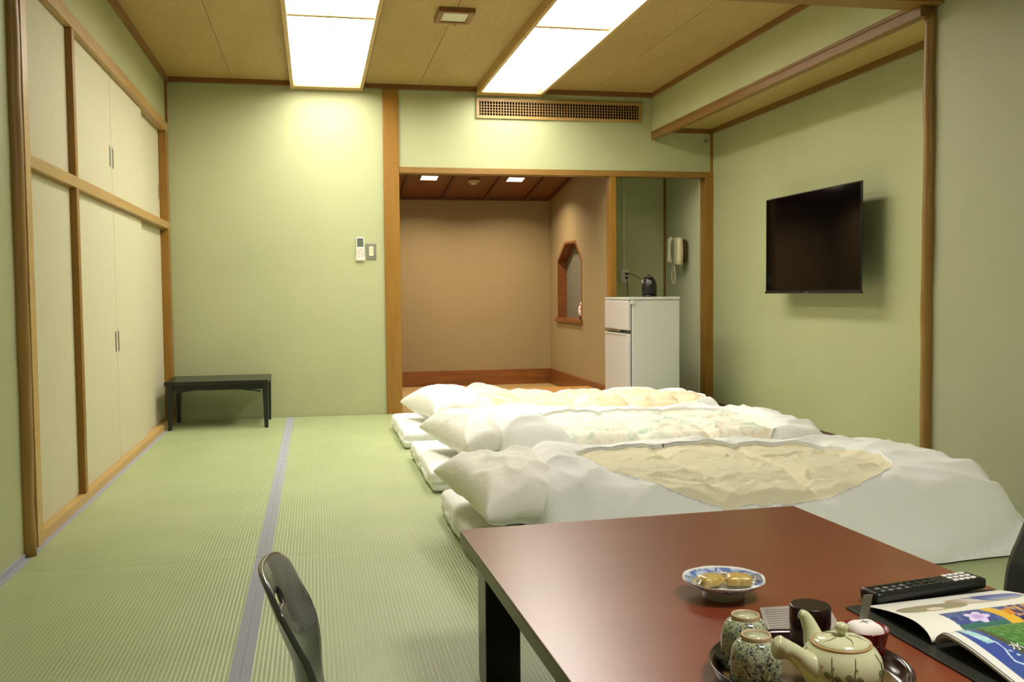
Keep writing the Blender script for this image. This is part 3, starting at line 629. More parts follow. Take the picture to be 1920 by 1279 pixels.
def sm(a, b, x):
    t_ = max(0, min(1, (x - a) / (b - a))); return t_ * t_ * (3 - 2 * t_)
def duvet(x0, x1, y0, y1, H, cut, mt, seed, quiltmat, puff, pil, skew, label, nx=230, ny=130, amp=1.):
    cx, cy = (x0 + x1) / 2, (y0 + y1) / 2; hx, hy = (x1 - x0) / 2, (y1 - y0) / 2
    mx0, mx1, my0, my1 = mt; ecx, ecy, erx, ery = cut
    def terr(x, y):
        d = max(mx0 - x, x - mx1, my0 - y, y - my1); return .112 * (1 - sm(.0, .16, d)) + .004
    V = []; E = []; fl_ = []
    for j in range(ny + 1):
        v = -1 + 2 * j / ny
        for i in range(nx + 1):
            u = -1 + 2 * i / nx
            k = .33
            px = hx * u * sqrt(1 - k * v * v * .5 * (1 if u > 0 else .2)); py = hy * v * sqrt(1 - k * u * u * .5 * (1 if u > 0 else .2))
            x = cx + px; y = cy + py
            x += skew * (v + 1) / 2 * ((1 - u) / 2) ** 1.5
            x += (.035 * nz(v * 2 + seed, 3) + .012 * nz(v * 8 + seed, 9)) * abs(u) ** 6 * (1 if u > 0 else .5)
            y += (.045 * nz(u * 2.2 + seed, 8) + .012 * nz(u * 9 + seed, 2)) * abs(v) ** 6
            du = (1 - abs(u)) * hx; dv = (1 - abs(v)) * hy
            a = 1 - min(du / (.85 if u > 0 else .09), 1); b = 1 - min(dv / .42, 1)
            if u > 0: a = a ** 1.5
            r = min(1, sqrt(a * a + b * b)); t_ = H * sqrt(max(0, 1 - r ** 2.2))
            m_ = sm(0, .12, min(du, dv))
            e = sqrt(((x - ecx) / erx) ** 2 + ((y - ecy) / ery) ** 2); ang = atan2(y - ecy, x - ecx)
            e = (abs((x - ecx) / erx) ** 2.6 + abs((y - ecy) / ery) ** 2.6) ** (1 / 2.6)
            e *= 1 + .07 * nz(ang * 1.1 + seed, 1.7) + .02 * nz(ang * 5 + seed, 4)
            inq = 1 - sm(.9, 1.12, e)
            # cover wrinkles
            wx = x + .10 * nz(x * 2 + seed, y * 2); wy = y + .10 * nz(x * 2, y * 2 + seed)
            w1 = max(0, ridge(wx * 2.6 + seed, wy * 5.5)) ** 2.2; w2 = max(0, ridge(wx * 5 + 2.2 * wy + seed, wy * 6 - 1.5 * wx, 3.)) ** 2.5
            foot = sm(.35, .95, u)
            cov = .024 * w1 + .009 * w2 + .009 * foot * sin(16 * wy + 5 * nz(wx * 3, wy * 2, seed)) + .004 * sin(40 * wy + 22 * wx + 6 * nz(wx * 4, wy * 4, seed)) * max(0, nz(wx * 3, wy * 3, 8 + seed)) * 2 + .026 * nz(x * 1.8 + seed, y * 2.4, 5) + .014 * nz(x * 4 + seed, y * 4, 6)
            # quilt puffs, stitched in pockets
            qx = abs(sin(pi * (x - x0 + .05 * nz(y * 3, seed)) / .36)) ; qy = abs(sin(pi * (y - y0 + .08 + .04 * nz(x * 3, seed)) / .40))
            pf = (min(1, qx * 1.6) ** .55) * (min(1, qy * 1.8) ** .45)
            crk = ridge(wx * 7 + wy * 3 + seed, wy * 9 - wx * 3, 1.) ** 4 + .6 * ridge(wx * 14 + seed, wy * 13 + 4 * wx, 2.) ** 4
            qh = puff * (pf - .55) + .015 * crk * (1 - .4 * pf) + .022 * nz(x * 2 + seed, y * 2, 5)
            z = terr(x, y) + t_ + m_ * ((1 - inq) * cov * amp + inq * qh) + .022 * sm(1.5, 1.0, e) * (1 - inq) * m_
            z += pil[2] * exp(-max(0, (x - pil[0]) / .34) ** 2) * (1 - sm(.28, .48, abs(y - pil[1]))) * sm(0, .05, du)
            V.append((x, y, max(z, terr(x, y) if t_ < .002 else .004))); E.append(e)
    bed = thing('duvet', (cx, cy, .004), label[0], 'duvet', 'duvets on the three futons')
    nu = nx + 1
    F = [(j * nu + i, j * nu + i + 1, (j + 1) * nu + i + 1, (j + 1) * nu + i) for j in range(ny) for i in range(nx)]
    Fq = [f for f in F if min(E[k] for k in f) < 1.06]
    Fc = [f for f in F if max(E[k] for k in f) >= 1.0]
    def sub(Fs, fix):
        used = {}; vs = []; fs = []
        for f in Fs:
            q = []
            for k in f:
                if k not in used: used[k] = len(vs); vs.append(V[k]); fix.append(k)
                q.append(used[k])
            fs.append(tuple(q))
        mb = MB(); mb.v = vs; mb.f = fs; return mb
    ks = []; mc = sub(Fc, ks)
    # snap the inner hem onto the smooth cut line
    cnt = {}
    for f in mc.f:
        for a, b in zip(f, f[1:] + f[:1]): cnt[frozenset((a, b))] = cnt.get(frozenset((a, b)), 0) + 1
    bnd = set()
    for kk, c_ in cnt.items():
        if c_ == 1: bnd |= kk
    for b in bnd:
        e = E[ks[b]]
        if e < 1.03:
            x, y, z = mc.v[b]; s_ = 1.0 / max(e, .5); mc.v[b] = (ecx + (x - ecx) * s_, ecy + (y - ecy) * s_, z + .004)
    adj = {}
    for kk, c_ in cnt.items():
        if c_ == 1:
            a, b = tuple(kk)
            if E[ks[a]] < 1.03 and E[ks[b]] < 1.03: adj.setdefault(a, []).append(b); adj.setdefault(b, []).append(a)
    for it in range(6):
        nz_ = {a: (mc.v[a][2] + sum(mc.v[b][2] for b in q)) / (1 + len(q)) for a, q in adj.items()}
        for a, z in nz_.items(): mc.v[a] = (mc.v[a][0], mc.v[a][1], z)
    mc.v = [(x, y, z + .004) for x, y, z in mc.v]
    o = mc.build('duvet_cover', G['sheet'], bed, smooth=True)
    bm = bmesh.new(); bm.from_mesh(o.data)
    be = [e_ for e_ in bm.edges if e_.is_boundary]
    ret = bmesh.ops.extrude_edge_only(bm, edges=be)
    for g in ret['geom']:
        if isinstance(g, bmesh.types.BMVert): g.co.z = max(-.002, g.co.z - .02)
    for f_ in bm.faces: f_.smooth = True
    bm.to_mesh(o.data); bm.free()
    ks2 = []; mq = sub(Fq, ks2); mq.v = [(x, y, z - .008) for x, y, z in mq.v]
    q = mq.build('quilt', quiltmat, bed, smooth=True); q['label'] = label[1]
    return bed
duvet(.92, 2.86, 5.56, 6.72, .125, (1.72, 6.06, .80, .40), MT[0], 2.1, G['creampink'], .08, (.95, 6.16, .07), .03, ('white covered duvet on the farthest bed with scalloped cream quilt showing', 'puffy cream and pale pink quilt'), amp=.8)
duvet(.84, 2.84, 4.24, 5.54, .140, (1.72, 4.74, .62, .42), MT[1], 6.4, G['floral'], .035, (.88, 4.85, .065), .06, ('white covered duvet on the middle bed with pale floral quilt showing', 'pale quilt with green and pink flowers'))
duvet(.66, 2.76, 2.90, 4.18, .160, (1.56, 3.44, .62, .41), MT[2], 4.7, G['cream'], .03, (.74, 3.46, .05), .22, ('white covered duvet on the nearest bed with plain cream quilt showing', 'plain cream quilt with stitched pockets'), nx=260, ny=170)

# ================================================================== BIG LOW TABLE
t = thing('low_table', (.86, 1.65, 0), 'large glossy red brown low table in the foreground', 'table')
TL, TR, NL, NR = (.350, 2.389), (1.296, 2.437), (.392, .80), (1.352, .84)
def tq(u, v):  # u 0..1 left-right, v 0 near..1 far
    a = [NL[i] + (TL[i] - NL[i]) * v for i in (0, 1)]; b = [NR[i] + (TR[i] - NR[i]) * v for i in (0, 1)]
    return (a[0] + (b[0] - a[0]) * u, a[1] + (b[1] - a[1]) * u)
def tpanel(u0, u1, v0, v1, z0, z1):
    c = [tq(u0, v0), tq(u1, v0), tq(u1, v1), tq(u0, v1)]
    return MB().hexa([(x, y, z0) for x, y in c] + [(x, y, z1) for x, y in c])
tpanel(0, 1, 0, 1, .345, .35).build('table_top', G['table'], t, bevel=.002)
tpanel(0, 1, 0, 1, .312, .3455).build('edge_band', G['tedge'], t, bevel=.004)
tpanel(.07, .93, .05, .95, .270, .312).build('apron', G['lacquer'], t)
for (u, v) in ((.03, .885), (.88, .885), (.03, .045), (.88, .045)): tpanel(u, u + .09, v, v + .06, 0, .312).build('leg', G['lacquer'], t, bevel=.004)

# ================================================================== FLOOR CHAIRS
def zaisu(ox, sgn, oy, label):
    t = thing('floor_chair', (ox, oy, 0), label, 'chair', 'legless floor chairs at the low table')
    # profile (x, z) from back top to seat front, shell 0.40 wide, curved across
    pr = [(-.070, .425), (-.052, .37), (-.032, .31), (-.014, .26), (-.006, .21), (-.004, .15), (.002, .10), (.02, .06), (.06, .036), (.14, .026), (.26, .026), (.36, .03)]
    def P(s):
        k = s * (len(pr) - 1); i = min(int(k), len(pr) - 2); a = k - i
        p0 = pr[max(i - 1, 0)]; p1 = pr[i]; p2 = pr[i + 1]; p3 = pr[min(i + 2, len(pr) - 1)]
        return tuple(.5 * ((2 * p1[q]) + (-p0[q] + p2[q]) * a + (2 * p0[q] - 5 * p1[q] + 4 * p2[q] - p3[q]) * a * a + (-p0[q] + 3 * p1[q] - 3 * p2[q] + p3[q]) * a ** 3) for q in (0, 1))
    def fn(u, v):
        w_ = -1 + 2 * u; x, z = P(v)
        back = 1 - sm(.35, .62, v)
        x -= .042 * (1 - w_ * w_) * back
        wid = .19 + .02 * sm(.4, .9, v)
        if v < .2: z -= .045 * abs(w_) ** 3.5 * (1 - v / .2)
        y = oy + w_ * wid
        return (ox + sgn * x, y, z)
    n1, n2 = 36, 60
    mb = MB().grid(fn, n1, n2)
    keep = []
    for f in mb.f:
        j, i = divmod(f[0], n1 + 1); v = (j + .5) / n2; u = (i + .5) / n1
        if ((u - .5) / .17) ** 4 + ((v - .13) / .024) ** 4 < 1: continue
        keep.append(f)
    mb.f = keep
    o = mb.build('bent_shell', G['zaisu'], t, smooth=True, solid=.011, bevel=0)
    MB().rbox((ox + sgn * .22, oy, .017), (.24, .26, .024), .01, (6, 6, 3)).build('floor_pad', G['black'], t, smooth=True)
    return t
zaisu(0, 1, 1.905, 'dark bent plywood floor chair left of the low table')
zaisu(1.672, -1, 1.88, 'dark floor chair at the right edge beyond the low table')

# ================================================================== TABLE THINGS
TZ = .35
# plate with cakes
pc = (.776, 1.737, TZ + .0003)
t = thing('plate', pc, 'footed blue and white porcelain plate near the middle of the low table', 'plate')
lob = MB().lathe([(0, .020), (.03, .0195), (.05, .0225), (.068, .031), (.079, .037), (.0805, .038), (.0795, .0355), (.07, .028), (.055, .02), (.041, .017), (.040, .0)], pc, 72)
v2 = []
for (x, y, z) in lob.v:
    r = sqrt((x - pc[0]) ** 2 + (y - pc[1]) ** 2); a = atan2(y - pc[1], x - pc[0]); k = 1 + .012 * cos(8 * a) * (r / .08) ** 3
    v2.append((pc[0] + (x - pc[0]) * k, pc[1] + (y - pc[1]) * k, z))
lob.v = v2
lob.build('dish', G['plate'], t, smooth=True)
def cake(cx, cy, rot, label):
    t = thing('wrapped_cake', (cx, cy, TZ + .023), label, 'cake', 'wrapped cakes on the plate')
    def disp(p):
        q = p.copy(); f = 1 + .10 * nz(p.x * 40 + cx * 90, p.y * 40, p.z * 40); q *= f; return q
    R = Matrix.Rotation(rot, 4, 'Z')
    mb = MB().rbox((0, 0, .0105), (.052, .040, .020), .0095, (14, 12, 7), disp); mb.v = [tuple(R @ Vector(v) + Vector((cx, cy, TZ + .024))) for v in mb.v]
    mb.build('bun', G['cake'], t, smooth=True)
    for s in (-1, 1):
        w2 = MB().grid(lambda u, v: tuple(R @ Vector((s * (.024 + .02 * u), (-.016 + .032 * v) * (.5 + .6 * u), .012 + .006 * sin(v * 19 + u * 3))) + Vector((cx, cy, TZ + .026))), 4, 14)
        w2.build('wrapper', G['wrap'], t, smooth=True)
cake(.748, 1.737, .3, 'golden cake in clear wrapping at the left of the plate')
cake(.803, 1.728, -.25, 'golden cake in clear wrapping at the right of the plate')
# tray
tc_ = (.731, 1.322, TZ)
t = thing('tray', tc_, 'round dark lacquer tray holding the tea set', 'tray')
MB().lathe([(0, 0.0005), (.13, .0005), (.138, .004), (.149, .026), (.151, .029), (.148, .0295), (.143, .024), (.136, .0085), (.12, .007)], tc_, 72).build('rim', G['tray'], t, smooth=True)
MB().lathe([(.1355, .0072), (.1355, .0078), (0, .0078)], tc_, 72).build('floor_disc', G['traygold'], t, smooth=False)
T0 = TZ + .0085
def cup(cx, cy, label):
    t = thing('teacup', (cx, cy, T0), label, 'teacup', 'upturned teacups on the tray')
    c = (cx, cy, T0)
    MB().lathe([(.036, 0), (.0375, .004), (.038, .03), (.0372, .05), (.034, .064), (.028, .073), (.0225, .0765)], c, 48).build('body', G['cup'], t, smooth=True)
    MB().lathe([(.0225, .0763), (.0222, .0812), (.0218, .0832), (.0196, .0832), (.0188, .078)], c, 40, cap=False).build('foot_ring', G['unglazed'], t, smooth=True)
    MB().lathe([(.0192, .0805), (.0185, .0785), (0, .078)], c, 32).build('foot_well', G['cupbase'], t, smooth=True)
cup(.6545, 1.383, 'blue figured teacup upside down on the tray, the farther one')
cup(.631, 1.297, 'blue figured teacup upside down on the tray, the nearer one in front of the other')
t = thing('tea_canister', (.778, 1.405, T0), 'dark brown cylindrical tea canister standing behind the teapot', 'canister')
MB().lathe([(.030, 0), (.0315, .002), (.0318, .05)], (.778, 1.405, T0), 48).build('body', G['canister'], t, smooth=True)
MB().lathe([(.0325, .050), (.0325, .079), (.0318, .0812), (.030, .082), (0, .0822)], (.778, 1.405, T0), 48).build('lid', G['canister'], t, smooth=False, bevel=.0006)
# teapot
P0 = (.742, 1.250, T0)
t = thing('teapot', P0, 'celadon side handled teapot painted with thin vines on the tray', 'teapot')
body = [(.030, 0), (.036, .002), (.050, .014), (.0575, .032), (.0590, .046), (.0560, .060), (.0490, .071), (.0425, .0765), (.0415, .0785)]
MB().lathe(body, P0, 64).build('body', G['ceramic'], t, smooth=True)
MB().lathe([(.0425, .0765), (.0428, .0795), (.0405, .0800), (.0398, .078)], P0, 64).build('rim', G['ringp'], t, smooth=True)
lidprof = [(.0400, .0785), (.0385, .0815), (.030, .0855), (.018, .0880), (.006, .0892), (.0045, .0895)]
MB().lathe(lidprof, P0, 56).build('lid', G['ceramic'], t, smooth=True)
MB().lathe([(.0058, .0890), (.0056, .0925), (.0085, .0960), (.0098, .1005), (.0085, .1050), (.0045, .1075), (0, .108)], P0, 32).build('knob', G['ceramic'], t, smooth=True)
hp = [(P0[0] - .035, P0[1] - .005, P0[2] + .040), (P0[0] - .055, P0[1] - .008, P0[2] + .052), (P0[0] - .074, P0[1] - .010, P0[2] + .068), (P0[0] - .090, P0[1] - .012, P0[2] + .079), (P0[0] - .106, P0[1] - .015, P0[2] + .085)]
def spline(pts, k=6):
    P = []
    for i in range(len(pts) - 1):
        p0 = Vector(pts[max(i - 1, 0)]); p1 = Vector(pts[i]); p2 = Vector(pts[i + 1]); p3 = Vector(pts[min(i + 2, len(pts) - 1)])
        for j in range(k):
            a = j / k; P.append(.5 * ((2 * p1) + (-p0 + p2) * a + (2 * p0 - 5 * p1 + 4 * p2 - p3) * a * a + (-p0 + 3 * p1 - 3 * p2 + p3) * a ** 3))
    P.append(Vector(pts[-1])); return P
def lerpl(L_, n):
    out = []
    for i in range(n):
        k = i / (n - 1) * (len(L_) - 1); j = min(int(k), len(L_) - 2); out.append(L_[j] + (L_[j + 1] - L_[j]) * (k - j))
    return out
hh = spline(hp); R = lerpl([.027, .019, .0135, .0128, .0168], len(hh))
hh2 = hh + [hh[-1] - (hh[-1] - hh[-2]).normalized() * d for d in (.001, .006, .012)]; R2 = R + [.0140, .011, .0002]
MB().tube(hh2, R2, 24, cap=False).build('side_handle', G['ceramic'], t, smooth=True)
sp_ = spline([(P0[0] - .008, P0[1] + .030, P0[2] + .040), (P0[0] - .012, P0[1] + .050, P0[2] + .058), (P0[0] - .015, P0[1] + .060, P0[2] + .078), (P0[0] - .021, P0[1] + .066, P0[2] + .095), (P0[0] - .029, P0[1] + .068, P0[2] + .1005)])
R = lerpl([.024, .018, .0125, .009, .0068], len(sp_)); sp2 = sp_ + [sp_[-1] - (sp_[-1] - sp_[-2]).normalized() * d for d in (.0, .006)]
MB().tube(sp2, R + [.005, .0002], 20, cap=False).build('spout', G['ceramic'], t, smooth=True)
def brad(z):
    for (r0, z0), (r1, z1) in zip(body + lidprof, (body + lidprof)[1:]):
        if z0 <= z <= z1 and z1 > z0: return r0 + (r1 - r0) * (z - z0) / (z1 - z0)
    return .05
def onpot(a, z, o=.0006): r = brad(z) + o; return (P0[0] + r * cos(a), P0[1] + r * sin(a), P0[2] + z)
camA = atan2(-P0[1], -P0[0])       # direction of the viewer seen from the pot
for (a0, w0) in ((camA - .26, .07), (camA + .42, -.10), (camA - 1.3, .05), (camA + 1.2, .06), (camA + 2.6, .08), (camA - 2.3, .08)):
    pts = [onpot(a0 + w0 * sin(k / 22 * 3) , .012 + .060 * k / 22) for k in range(23)]
    MB().tube(pts, .0006, 5).build('painted_vine', G['vine'], t, smooth=True)
    for k, sd in ((17, 1), (12, -1), (4, 1)):
        z = .012 + .060 * k / 22; a = a0 + w0 * sin(k / 22 * 3)
        for s in ((1, -1) if k == 12 else (sd,)):
            L_ = .20 if k == 12 else .05; hgt = .0045 if k == 12 else .0015
            g = MB().grid(lambda u, v: onpot(a + s * (.02 + L_ * u), z + .002 - .006 * u * s * .5 + hgt * (v * 2 - 1) * sin(pi * u) ** .8, .0007), 10, 4); g.build('painted_leaf', G['leafp'], t, smooth=True)
for (a, z) in ((camA - .48, .058), (camA + .05, .018)):
    g = MB().grid(lambda u, v: onpot(a + .06 * (u - .5) * 2 * cos((v - .5) * 2), z + .003 * (v - .5) * 2 * sin(pi * u) , .0007), 8, 6); g.build('painted_blossom', G['pinkp'], t, smooth=True)
for a0 in (.4, 1.9, 3.3, 4.6, 5.6):
    MB().tube([(P0[0] + r * cos(a0 + .3 * sin(r * 90)), P0[1] + r * sin(a0 + .3 * sin(r * 90)), P0[2] + .0897 - 16 * max(0, r - .008) ** 2 * .55) for r in [.010 + .0025 * k for k in range(10)]], .0005, 5).build('lid_vine', G['leafp'], t, smooth=True)
# red cup with tea bag, tongs
rc = (.832, 1.335, T0)
t = thing('red_cup', rc, 'dark red cup with white dots behind the teapot', 'cup')
MB().lathe([(.024, 0), (.026, .002), (.031, .035), (.036, .062), (.037, .064), (.0355, .064), (.030, .036), (.024, .006), (0, .005)], rc, 48).build('body', G['red'], t, smooth=True)
t = thing('tea_packet', (rc[0], rc[1], T0 + .05), 'white rounded paper packet sitting in the red cup', 'packet')
pk = MB().rbox((rc[0] - .002, rc[1] - .004, T0 + .058), (.052, .048, .032), .0155, (14, 14, 8)); pk.build('paper', G['teabag'], t, smooth=True)
q = MB().tube([(rc[0] - .002 + .024 * cos(a), rc[1] - .004, T0 + .0595 + .0155 * sin(a)) for a in [.35 + i * .16 for i in range(16)]], .0006, 5)
q.tube([(rc[0] - .002, rc[1] - .004 + .0225 * cos(a), T0 + .0595 + .0155 * sin(a)) for a in [.35 + i * .16 for i in range(16)]], .0006, 5).build('string', G['greenline'], t)
t = thing('tea_tongs', (.83, 1.353, T0 + .01), 'grey metal tongs leaning out of the red cup', 'tongs')
for d in (-.0035, .0035):
    a = Vector((.828 + d, 1.352, T0 + .012)); b = Vector((.858 + d * .6, 1.366, T0 + .104)); w_ = Vector((.0055, -.001, 0)); th = Vector((0, .0012, 0))
    MB().hexa([a - w_ * .6, a + w_ * .6, a + w_ * .6 + th, a - w_ * .6 + th, b - w_, b + w_, b + w_ + th, b - w_ + th]).build('arm', G['steel'], t, bevel=.0004)
# small ochre dish in front
t = thing('small_dish', (.664, 1.215, T0), 'small ochre dish on the tray in front of the teapot', 'dish')
MB().lathe([(.012, 0), (.014, .003), (.024, .016), (.026, .0185), (.0245, .0185), (.013, .006), (0, .005)], (.662, 1.222, T0), 36).build('bowl', G['ochre'], t, smooth=True)
# printed grey card under the tray edge
t = thing('printed_card', (.84, 1.58, TZ), 'grey card with rows of fine print lying behind the tray', 'card')
MB().hexa([(.752, 1.495, TZ), (.885, 1.475, TZ), (.948, 1.648, TZ), (.812, 1.655, TZ), (.752, 1.495, TZ + .0015), (.885, 1.475, TZ + .0015), (.948, 1.648, TZ + .0015), (.812, 1.655, TZ + .0015)]).build('sheet', G['greypaper'], t)
pl_ = MB()
for i in range(13):
    k = .05 + i * .07; a = (.752 + .06 * k + .008, 1.495 + .16 * k); b = (.885 + .063 * k - .01 - .02 * random.random(), 1.475 + .173 * k)
    pl_.hexa([(a[0], a[1], TZ + .0014), (b[0], b[1], TZ + .0014), (b[0] + .001, b[1] + .0022, TZ + .0014), (a[0] + .001, a[1] + .0022, TZ + .0014),
              (a[0], a[1], TZ + .0018), (b[0], b[1], TZ + .0018), (b[0] + .001, b[1] + .0022, TZ + .0018), (a[0] + .001, a[1] + .0022, TZ + .0018)])
pl_.build('print_lines', G['printline'], t)
# folder
t = thing('leather_folder', (1.15, 1.42, TZ), 'open black leather folder on the right side of the low table', 'folder')
FX0, FX1 = .968, 1.305
def fslab(y0, y1, dz0, dz1, x0=FX0, x1=FX1):
    sh = lambda y: .055 * (1.63 - y) - .04 * (1.63 - y)
    return MB().hexa([(x0 + sh(y0), y0, dz0), (x1 + sh(y0), y0 + .03, dz0), (x1 + sh(y1), y1 + .03, dz0), (x0 + sh(y1), y1, dz0),
                      (x0 + sh(y0), y0, dz1), (x1 + sh(y0), y0 + .03, dz1), (x1 + sh(y1), y1 + .03, dz1), (x0 + sh(y1), y1, dz1)])
fslab(1.415, 1.618, TZ, TZ + .004).build('front_cover', G['folder'], t, bevel=.001)
fslab(1.165, 1.403, TZ, TZ + .004).build('back_cover', G['folder'], t, bevel=.001)
fslab(1.403, 1.415, TZ, TZ + .003).build('spine', G['folder'], t)
def paint(mb, mat, name, parent, colf, params, solid=0, label=None):
    o = mb.build(name, mat, parent, smooth=True, solid=solid)
    at_ = o.data.color_attributes.new('Col', 'FLOAT_COLOR', 'POINT')
    data = []
    for (u, v) in params: data += list(lin(colf(u, v)))
    at_.data.foreach_set('color', data)
    if label: o['label'] = label
    return o
def mixc(a, b, k): k = max(0, min(1, k)); return tuple(a[i] + (b[i] - a[i]) * k for i in range(3))
def upz(y):   # arch of the upper page
    if y > 1.46: return TZ + .0065 + .022 * (1 - min(1, (y - 1.46) / .145) ** 1.5)
    return TZ + .0065 + .022 * sqrt(max(0, 1 - ((1.46 - y) / .052) ** 2))
PAPER = (232, 230, 220)
def col_up(u, v):
    c = PAPER
    # far oval: blue to the right, warm greys left
    e = abs((u - .70) / .27) ** 2.6 + abs((v - .66) / .15) ** 2.6
    if e < 1:
        c = mixc((176, 150, 128), (206, 200, 196), sm(.45, .6, u)) if u < .66 else mixc((96, 98, 170), (150, 170, 190), sm(.74, .55, v))
        if v < .57: c = mixc(c, (188, 160, 130), .6)
        if abs(u - .66 - (.69 - v) * .5) < .012: c = (50, 80, 110)
    elif e < 1.12: c = (214, 190, 160)
    e2 = abs((u - .27) / .23) ** 2.6 + abs((v - .56) / .12) ** 2.6
    if e2 < 1:
        c = mixc((156, 136, 120), (150, 156, 120), nz(u * 14, v * 10) + .5)
        if v < .47: c = mixc(c, (214, 208, 130), .7)
        if (u - .27) ** 2 + (v - .51) ** 2 < .003: c = (222, 206, 200)
    elif e2 < 1.1: c = (150, 120, 100)
    # near picture strip
    v += .14
    if .17 < v < .47 and .20 + (.47 - v) * .12 < u < .83 - abs(v - .2) * .1 + .02:
        g = nz(u * 30, v * 22)
        c = mixc((60, 70, 130), (92, 110, 160), .5 + g)
        if v < .24: c = mixc(c, (60, 120, 80), .7)
        d = ((u - .40) / .085) ** 2 + ((v - .32) / .10) ** 2
        pet = .7 + .3 * cos(5 * atan2(v - .32, (u - .40) * 1.2))
        if d < pet: c = mixc((222, 206, 240), (150, 110, 190), 1.4 * (.35 - d) if d < .3 else 0)
        if abs(u - .56 - (.35 - v) * .35) < .045: c = (222, 176, 60)
        if .60 < u < .68 and .28 < v < .40: c = (214, 138, 52)
        if u >= .66: c = mixc((70, 60, 100), (206, 160, 110), .5 + 1.6 * nz(u * 34, v * 14, 3)) if v > .25 else (46, 46, 96)
    e3 = abs((u - .99) / .14) ** 2.4 + abs((v - .40) / .12) ** 2.4
    if e3 < 1: c = mixc((50, 80, 170), (150, 190, 150), (u - .88) * 5)
    return c
N1, N2 = 150, 110
def xs_(u, y): return 1.0 + .305 * u + .012 * (1.6 - y)
par = [(i / N1, j / N2) for j in range(N2 + 1) for i in range(N1 + 1)]
def fu(u, v): y = 1.408 + .190 * v; return (xs_(u, y), y + .028 * u, upz(y))
paint(MB().grid(fu, N1, N2), G['print'], 'brochure_page', t, col_up, par, .0008, 'white glossy page with oval flower and scenery photographs')
# booklet below
def lowz(y, k=0):
    pk_ = 1.365
    if y > pk_: return TZ + .008 + .028 * sqrt(max(0, 1 - ((y - pk_) / .036) ** 2)) - k
    return TZ + .008 + .028 * sm(1.14, pk_, y) - k
t2 = thing('travel_booklet', (1.15, 1.28, TZ + .006), 'thick open booklet with a blue and green cover picture lying in the folder', 'booklet')
def line_d(u, v, P):
    best = 9
    for (a, b) in zip(P, P[1:]):
        dx, dy = b[0] - a[0], b[1] - a[1]; k = max(0, min(1, ((u - a[0]) * dx + (v - a[1]) * dy) / (dx * dx + dy * dy)))
        best = min(best, sqrt((u - a[0] - k * dx) ** 2 + (v - a[1] - k * dy) ** 2))
    return best
riv = [(.30, .80), (.42, .745), (.47, .70), (.455, .62), (.40, .56), (.37, .50), (.42, .47), (.55, .42), (.68, .35)]
def col_low(u, v):
    if u < .055 or v > .93: return (228, 228, 222)
    u = u * 2.7
    c = mixc((60, 80, 160), (66, 96, 140), (.6 - v) * 1.6)
    c = mixc(c, (100, 120, 140), sm(.8, .95, v))
    g = u - .42 - (.93 - v) * .42
    if g > 0: c = mixc(c, (76, 84, 60), sm(0, .08, g))
    g2 = u - .54 - (.93 - v) * .60
    if g2 > 0: c = mixc((96, 150, 78), (70, 120, 54), .5 + nz(u * 12, v * 30)); 
    if g2 > 0 and abs((g2 * 9) % 1 - .5) < .07: c = (44, 80, 36)
    # kite shaped pale lake
    if .20 < u < .46 and .70 < v < .91 and (u - .20) > (.91 - v) * .55 and (.46 - u) > (v - .76) * .8: c = mixc((140, 200, 206), (196, 226, 226), .5 + nz(u * 20, v * 20))
    d = line_d(u, v, riv)
    if d < .016: c = mixc((214, 234, 248), c, sm(.005, .016, d))
    for k in range(6):
        uu_, vv_ = .50 + .035 * k, .60 - .045 * k
        if abs(u - uu_ - (vv_ - v)) < .02 and abs(v - vv_) < .009: c = (190, 214, 226)
    return c
par = [(i / 170, j / 150) for j in range(151) for i in range(171)]
def fb(u, v): y = 1.13 + .270 * v; return (xs_(u, y) + .003 - .10 * (1.40 - y) * (1 - u) * 0, y + .028 * u, lowz(y) + .0005)
paint(MB().grid(fb, 170, 150), G['print'], 'cover_page', t2, col_low, par, 0, 'blue picture page with a white river line and green hills')
for k in range(4):
    MB().grid(lambda u, v: (xs_(u, 1.13 + .27 * v) + .001 * k, 1.13 + .27 * v + .028 * u, max(TZ + .0045, lowz(1.13 + .27 * v, .0018 * (k + 1)))), 6, 60).build('inner_page', G['paper'], t2, smooth=True, solid=.0011)
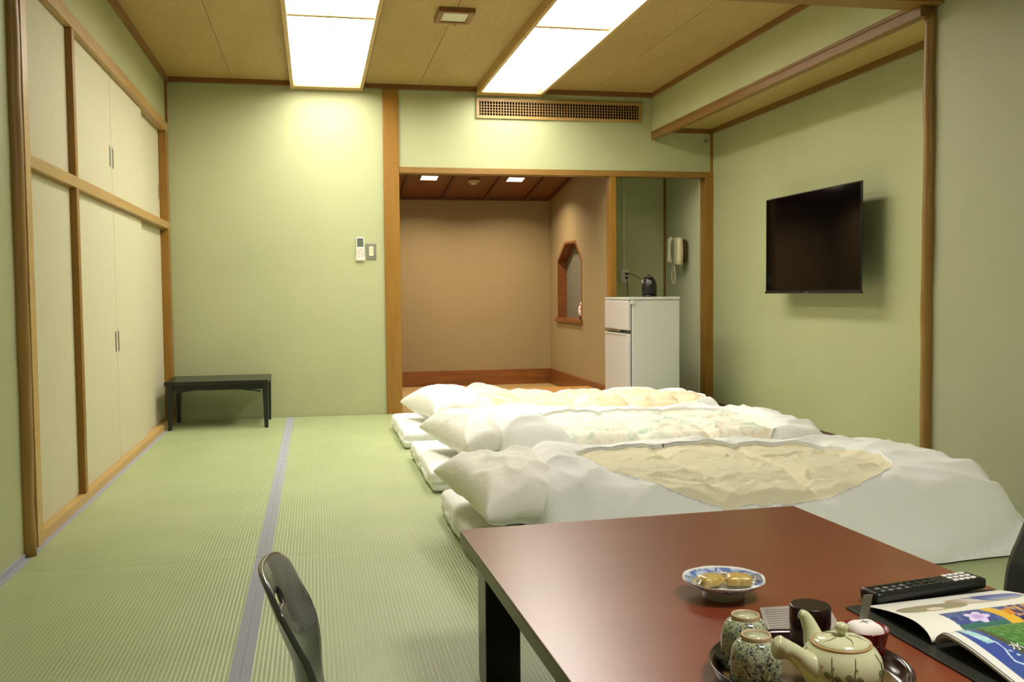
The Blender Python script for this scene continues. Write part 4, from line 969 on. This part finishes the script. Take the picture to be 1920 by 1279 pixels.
# characters on the cover
def glyph(ch, u0, v0, size, nm):
    cu = bpy.data.curves.new(nm, 'FONT'); cu.body = ch; cu.size = 1; ob = bpy.data.objects.new(nm, cu); COL.objects.link(ob)
    bpy.context.view_layer.update()
    dg = bpy.context.evaluated_depsgraph_get(); me = bpy.data.meshes.new_from_object(ob.evaluated_get(dg)); bpy.data.objects.remove(ob)
    bm = bmesh.new(); bm.from_mesh(me); bmesh.ops.triangulate(bm, faces=bm.faces); bmesh.ops.subdivide_edges(bm, edges=[e for e in bm.edges if e.calc_length() > .2], cuts=2)
    vs = []
    for v in bm.verts:
        u = u0 + v.co.x * size / .305; y = 1.13 + .27 * v0 + v.co.y * size
        vs.append((xs_(u, y) + .003, y + .028 * u, lowz(y) + .0010))
    bm.verts.index_update(); fs = [tuple(v.index for v in f.verts) for f in bm.faces]; bm.free(); bpy.data.meshes.remove(me)
    if fs: mb = MB(); mb.v = vs; mb.f = fs; o = mb.build('printed_character', G['keywhite'], t2); 
glyph('水', .205, .60, .026, 'ch1'); glyph('の', .225, .47, .026, 'ch2')
# TV remote lying at the far edge of the folder
t = thing('tv_remote', (1.155, 1.648, TZ + .004), 'long black remote control with white number keys on the folder edge', 'remote control')
Rm = Matrix.Translation((1.156, 1.650, TZ + .0045)) @ Matrix.Rotation(radians(9.5), 4, 'Z')
def rmb(mb): mb.v = [tuple(Rm @ Vector(v)) for v in mb.v]; return mb
rmb(MB().rbox((0, 0, .0115), (.272, .052, .023), .006, (30, 8, 6))).build('case', G['black'], t, smooth=True)
for i in range(4):
    for j in range(3):
        x = .065 + i * .015; y = -.015 + j * .0145
        rmb(MB().rbox((x, y, .0240), (.0115, .0085, .004), .0018, (4, 4, 2))).build('number_key', G['keywhite'], t, smooth=True)
for i in range(8):
    for j in range(3):
        x = -.115 + i * .0195; y = -.015 + j * .0145
        rmb(MB().rbox((x, y, .0236), (.011 if (i + j) % 3 else .007, .006, .0025), .001, (3, 3, 2))).build('key', G['keygrey'] if i < 4 and j != 2 else G['keydark'], t, smooth=True)
# small bracket near the right end of the alcove wall band
MB().box(3.222, 3.25, YB - .012, YB, 2.19, 2.215).build('wall_hook', G['steel'], bevel=.002, label='tiny grey metal hook high on the wall under the soffit', cat='hook')
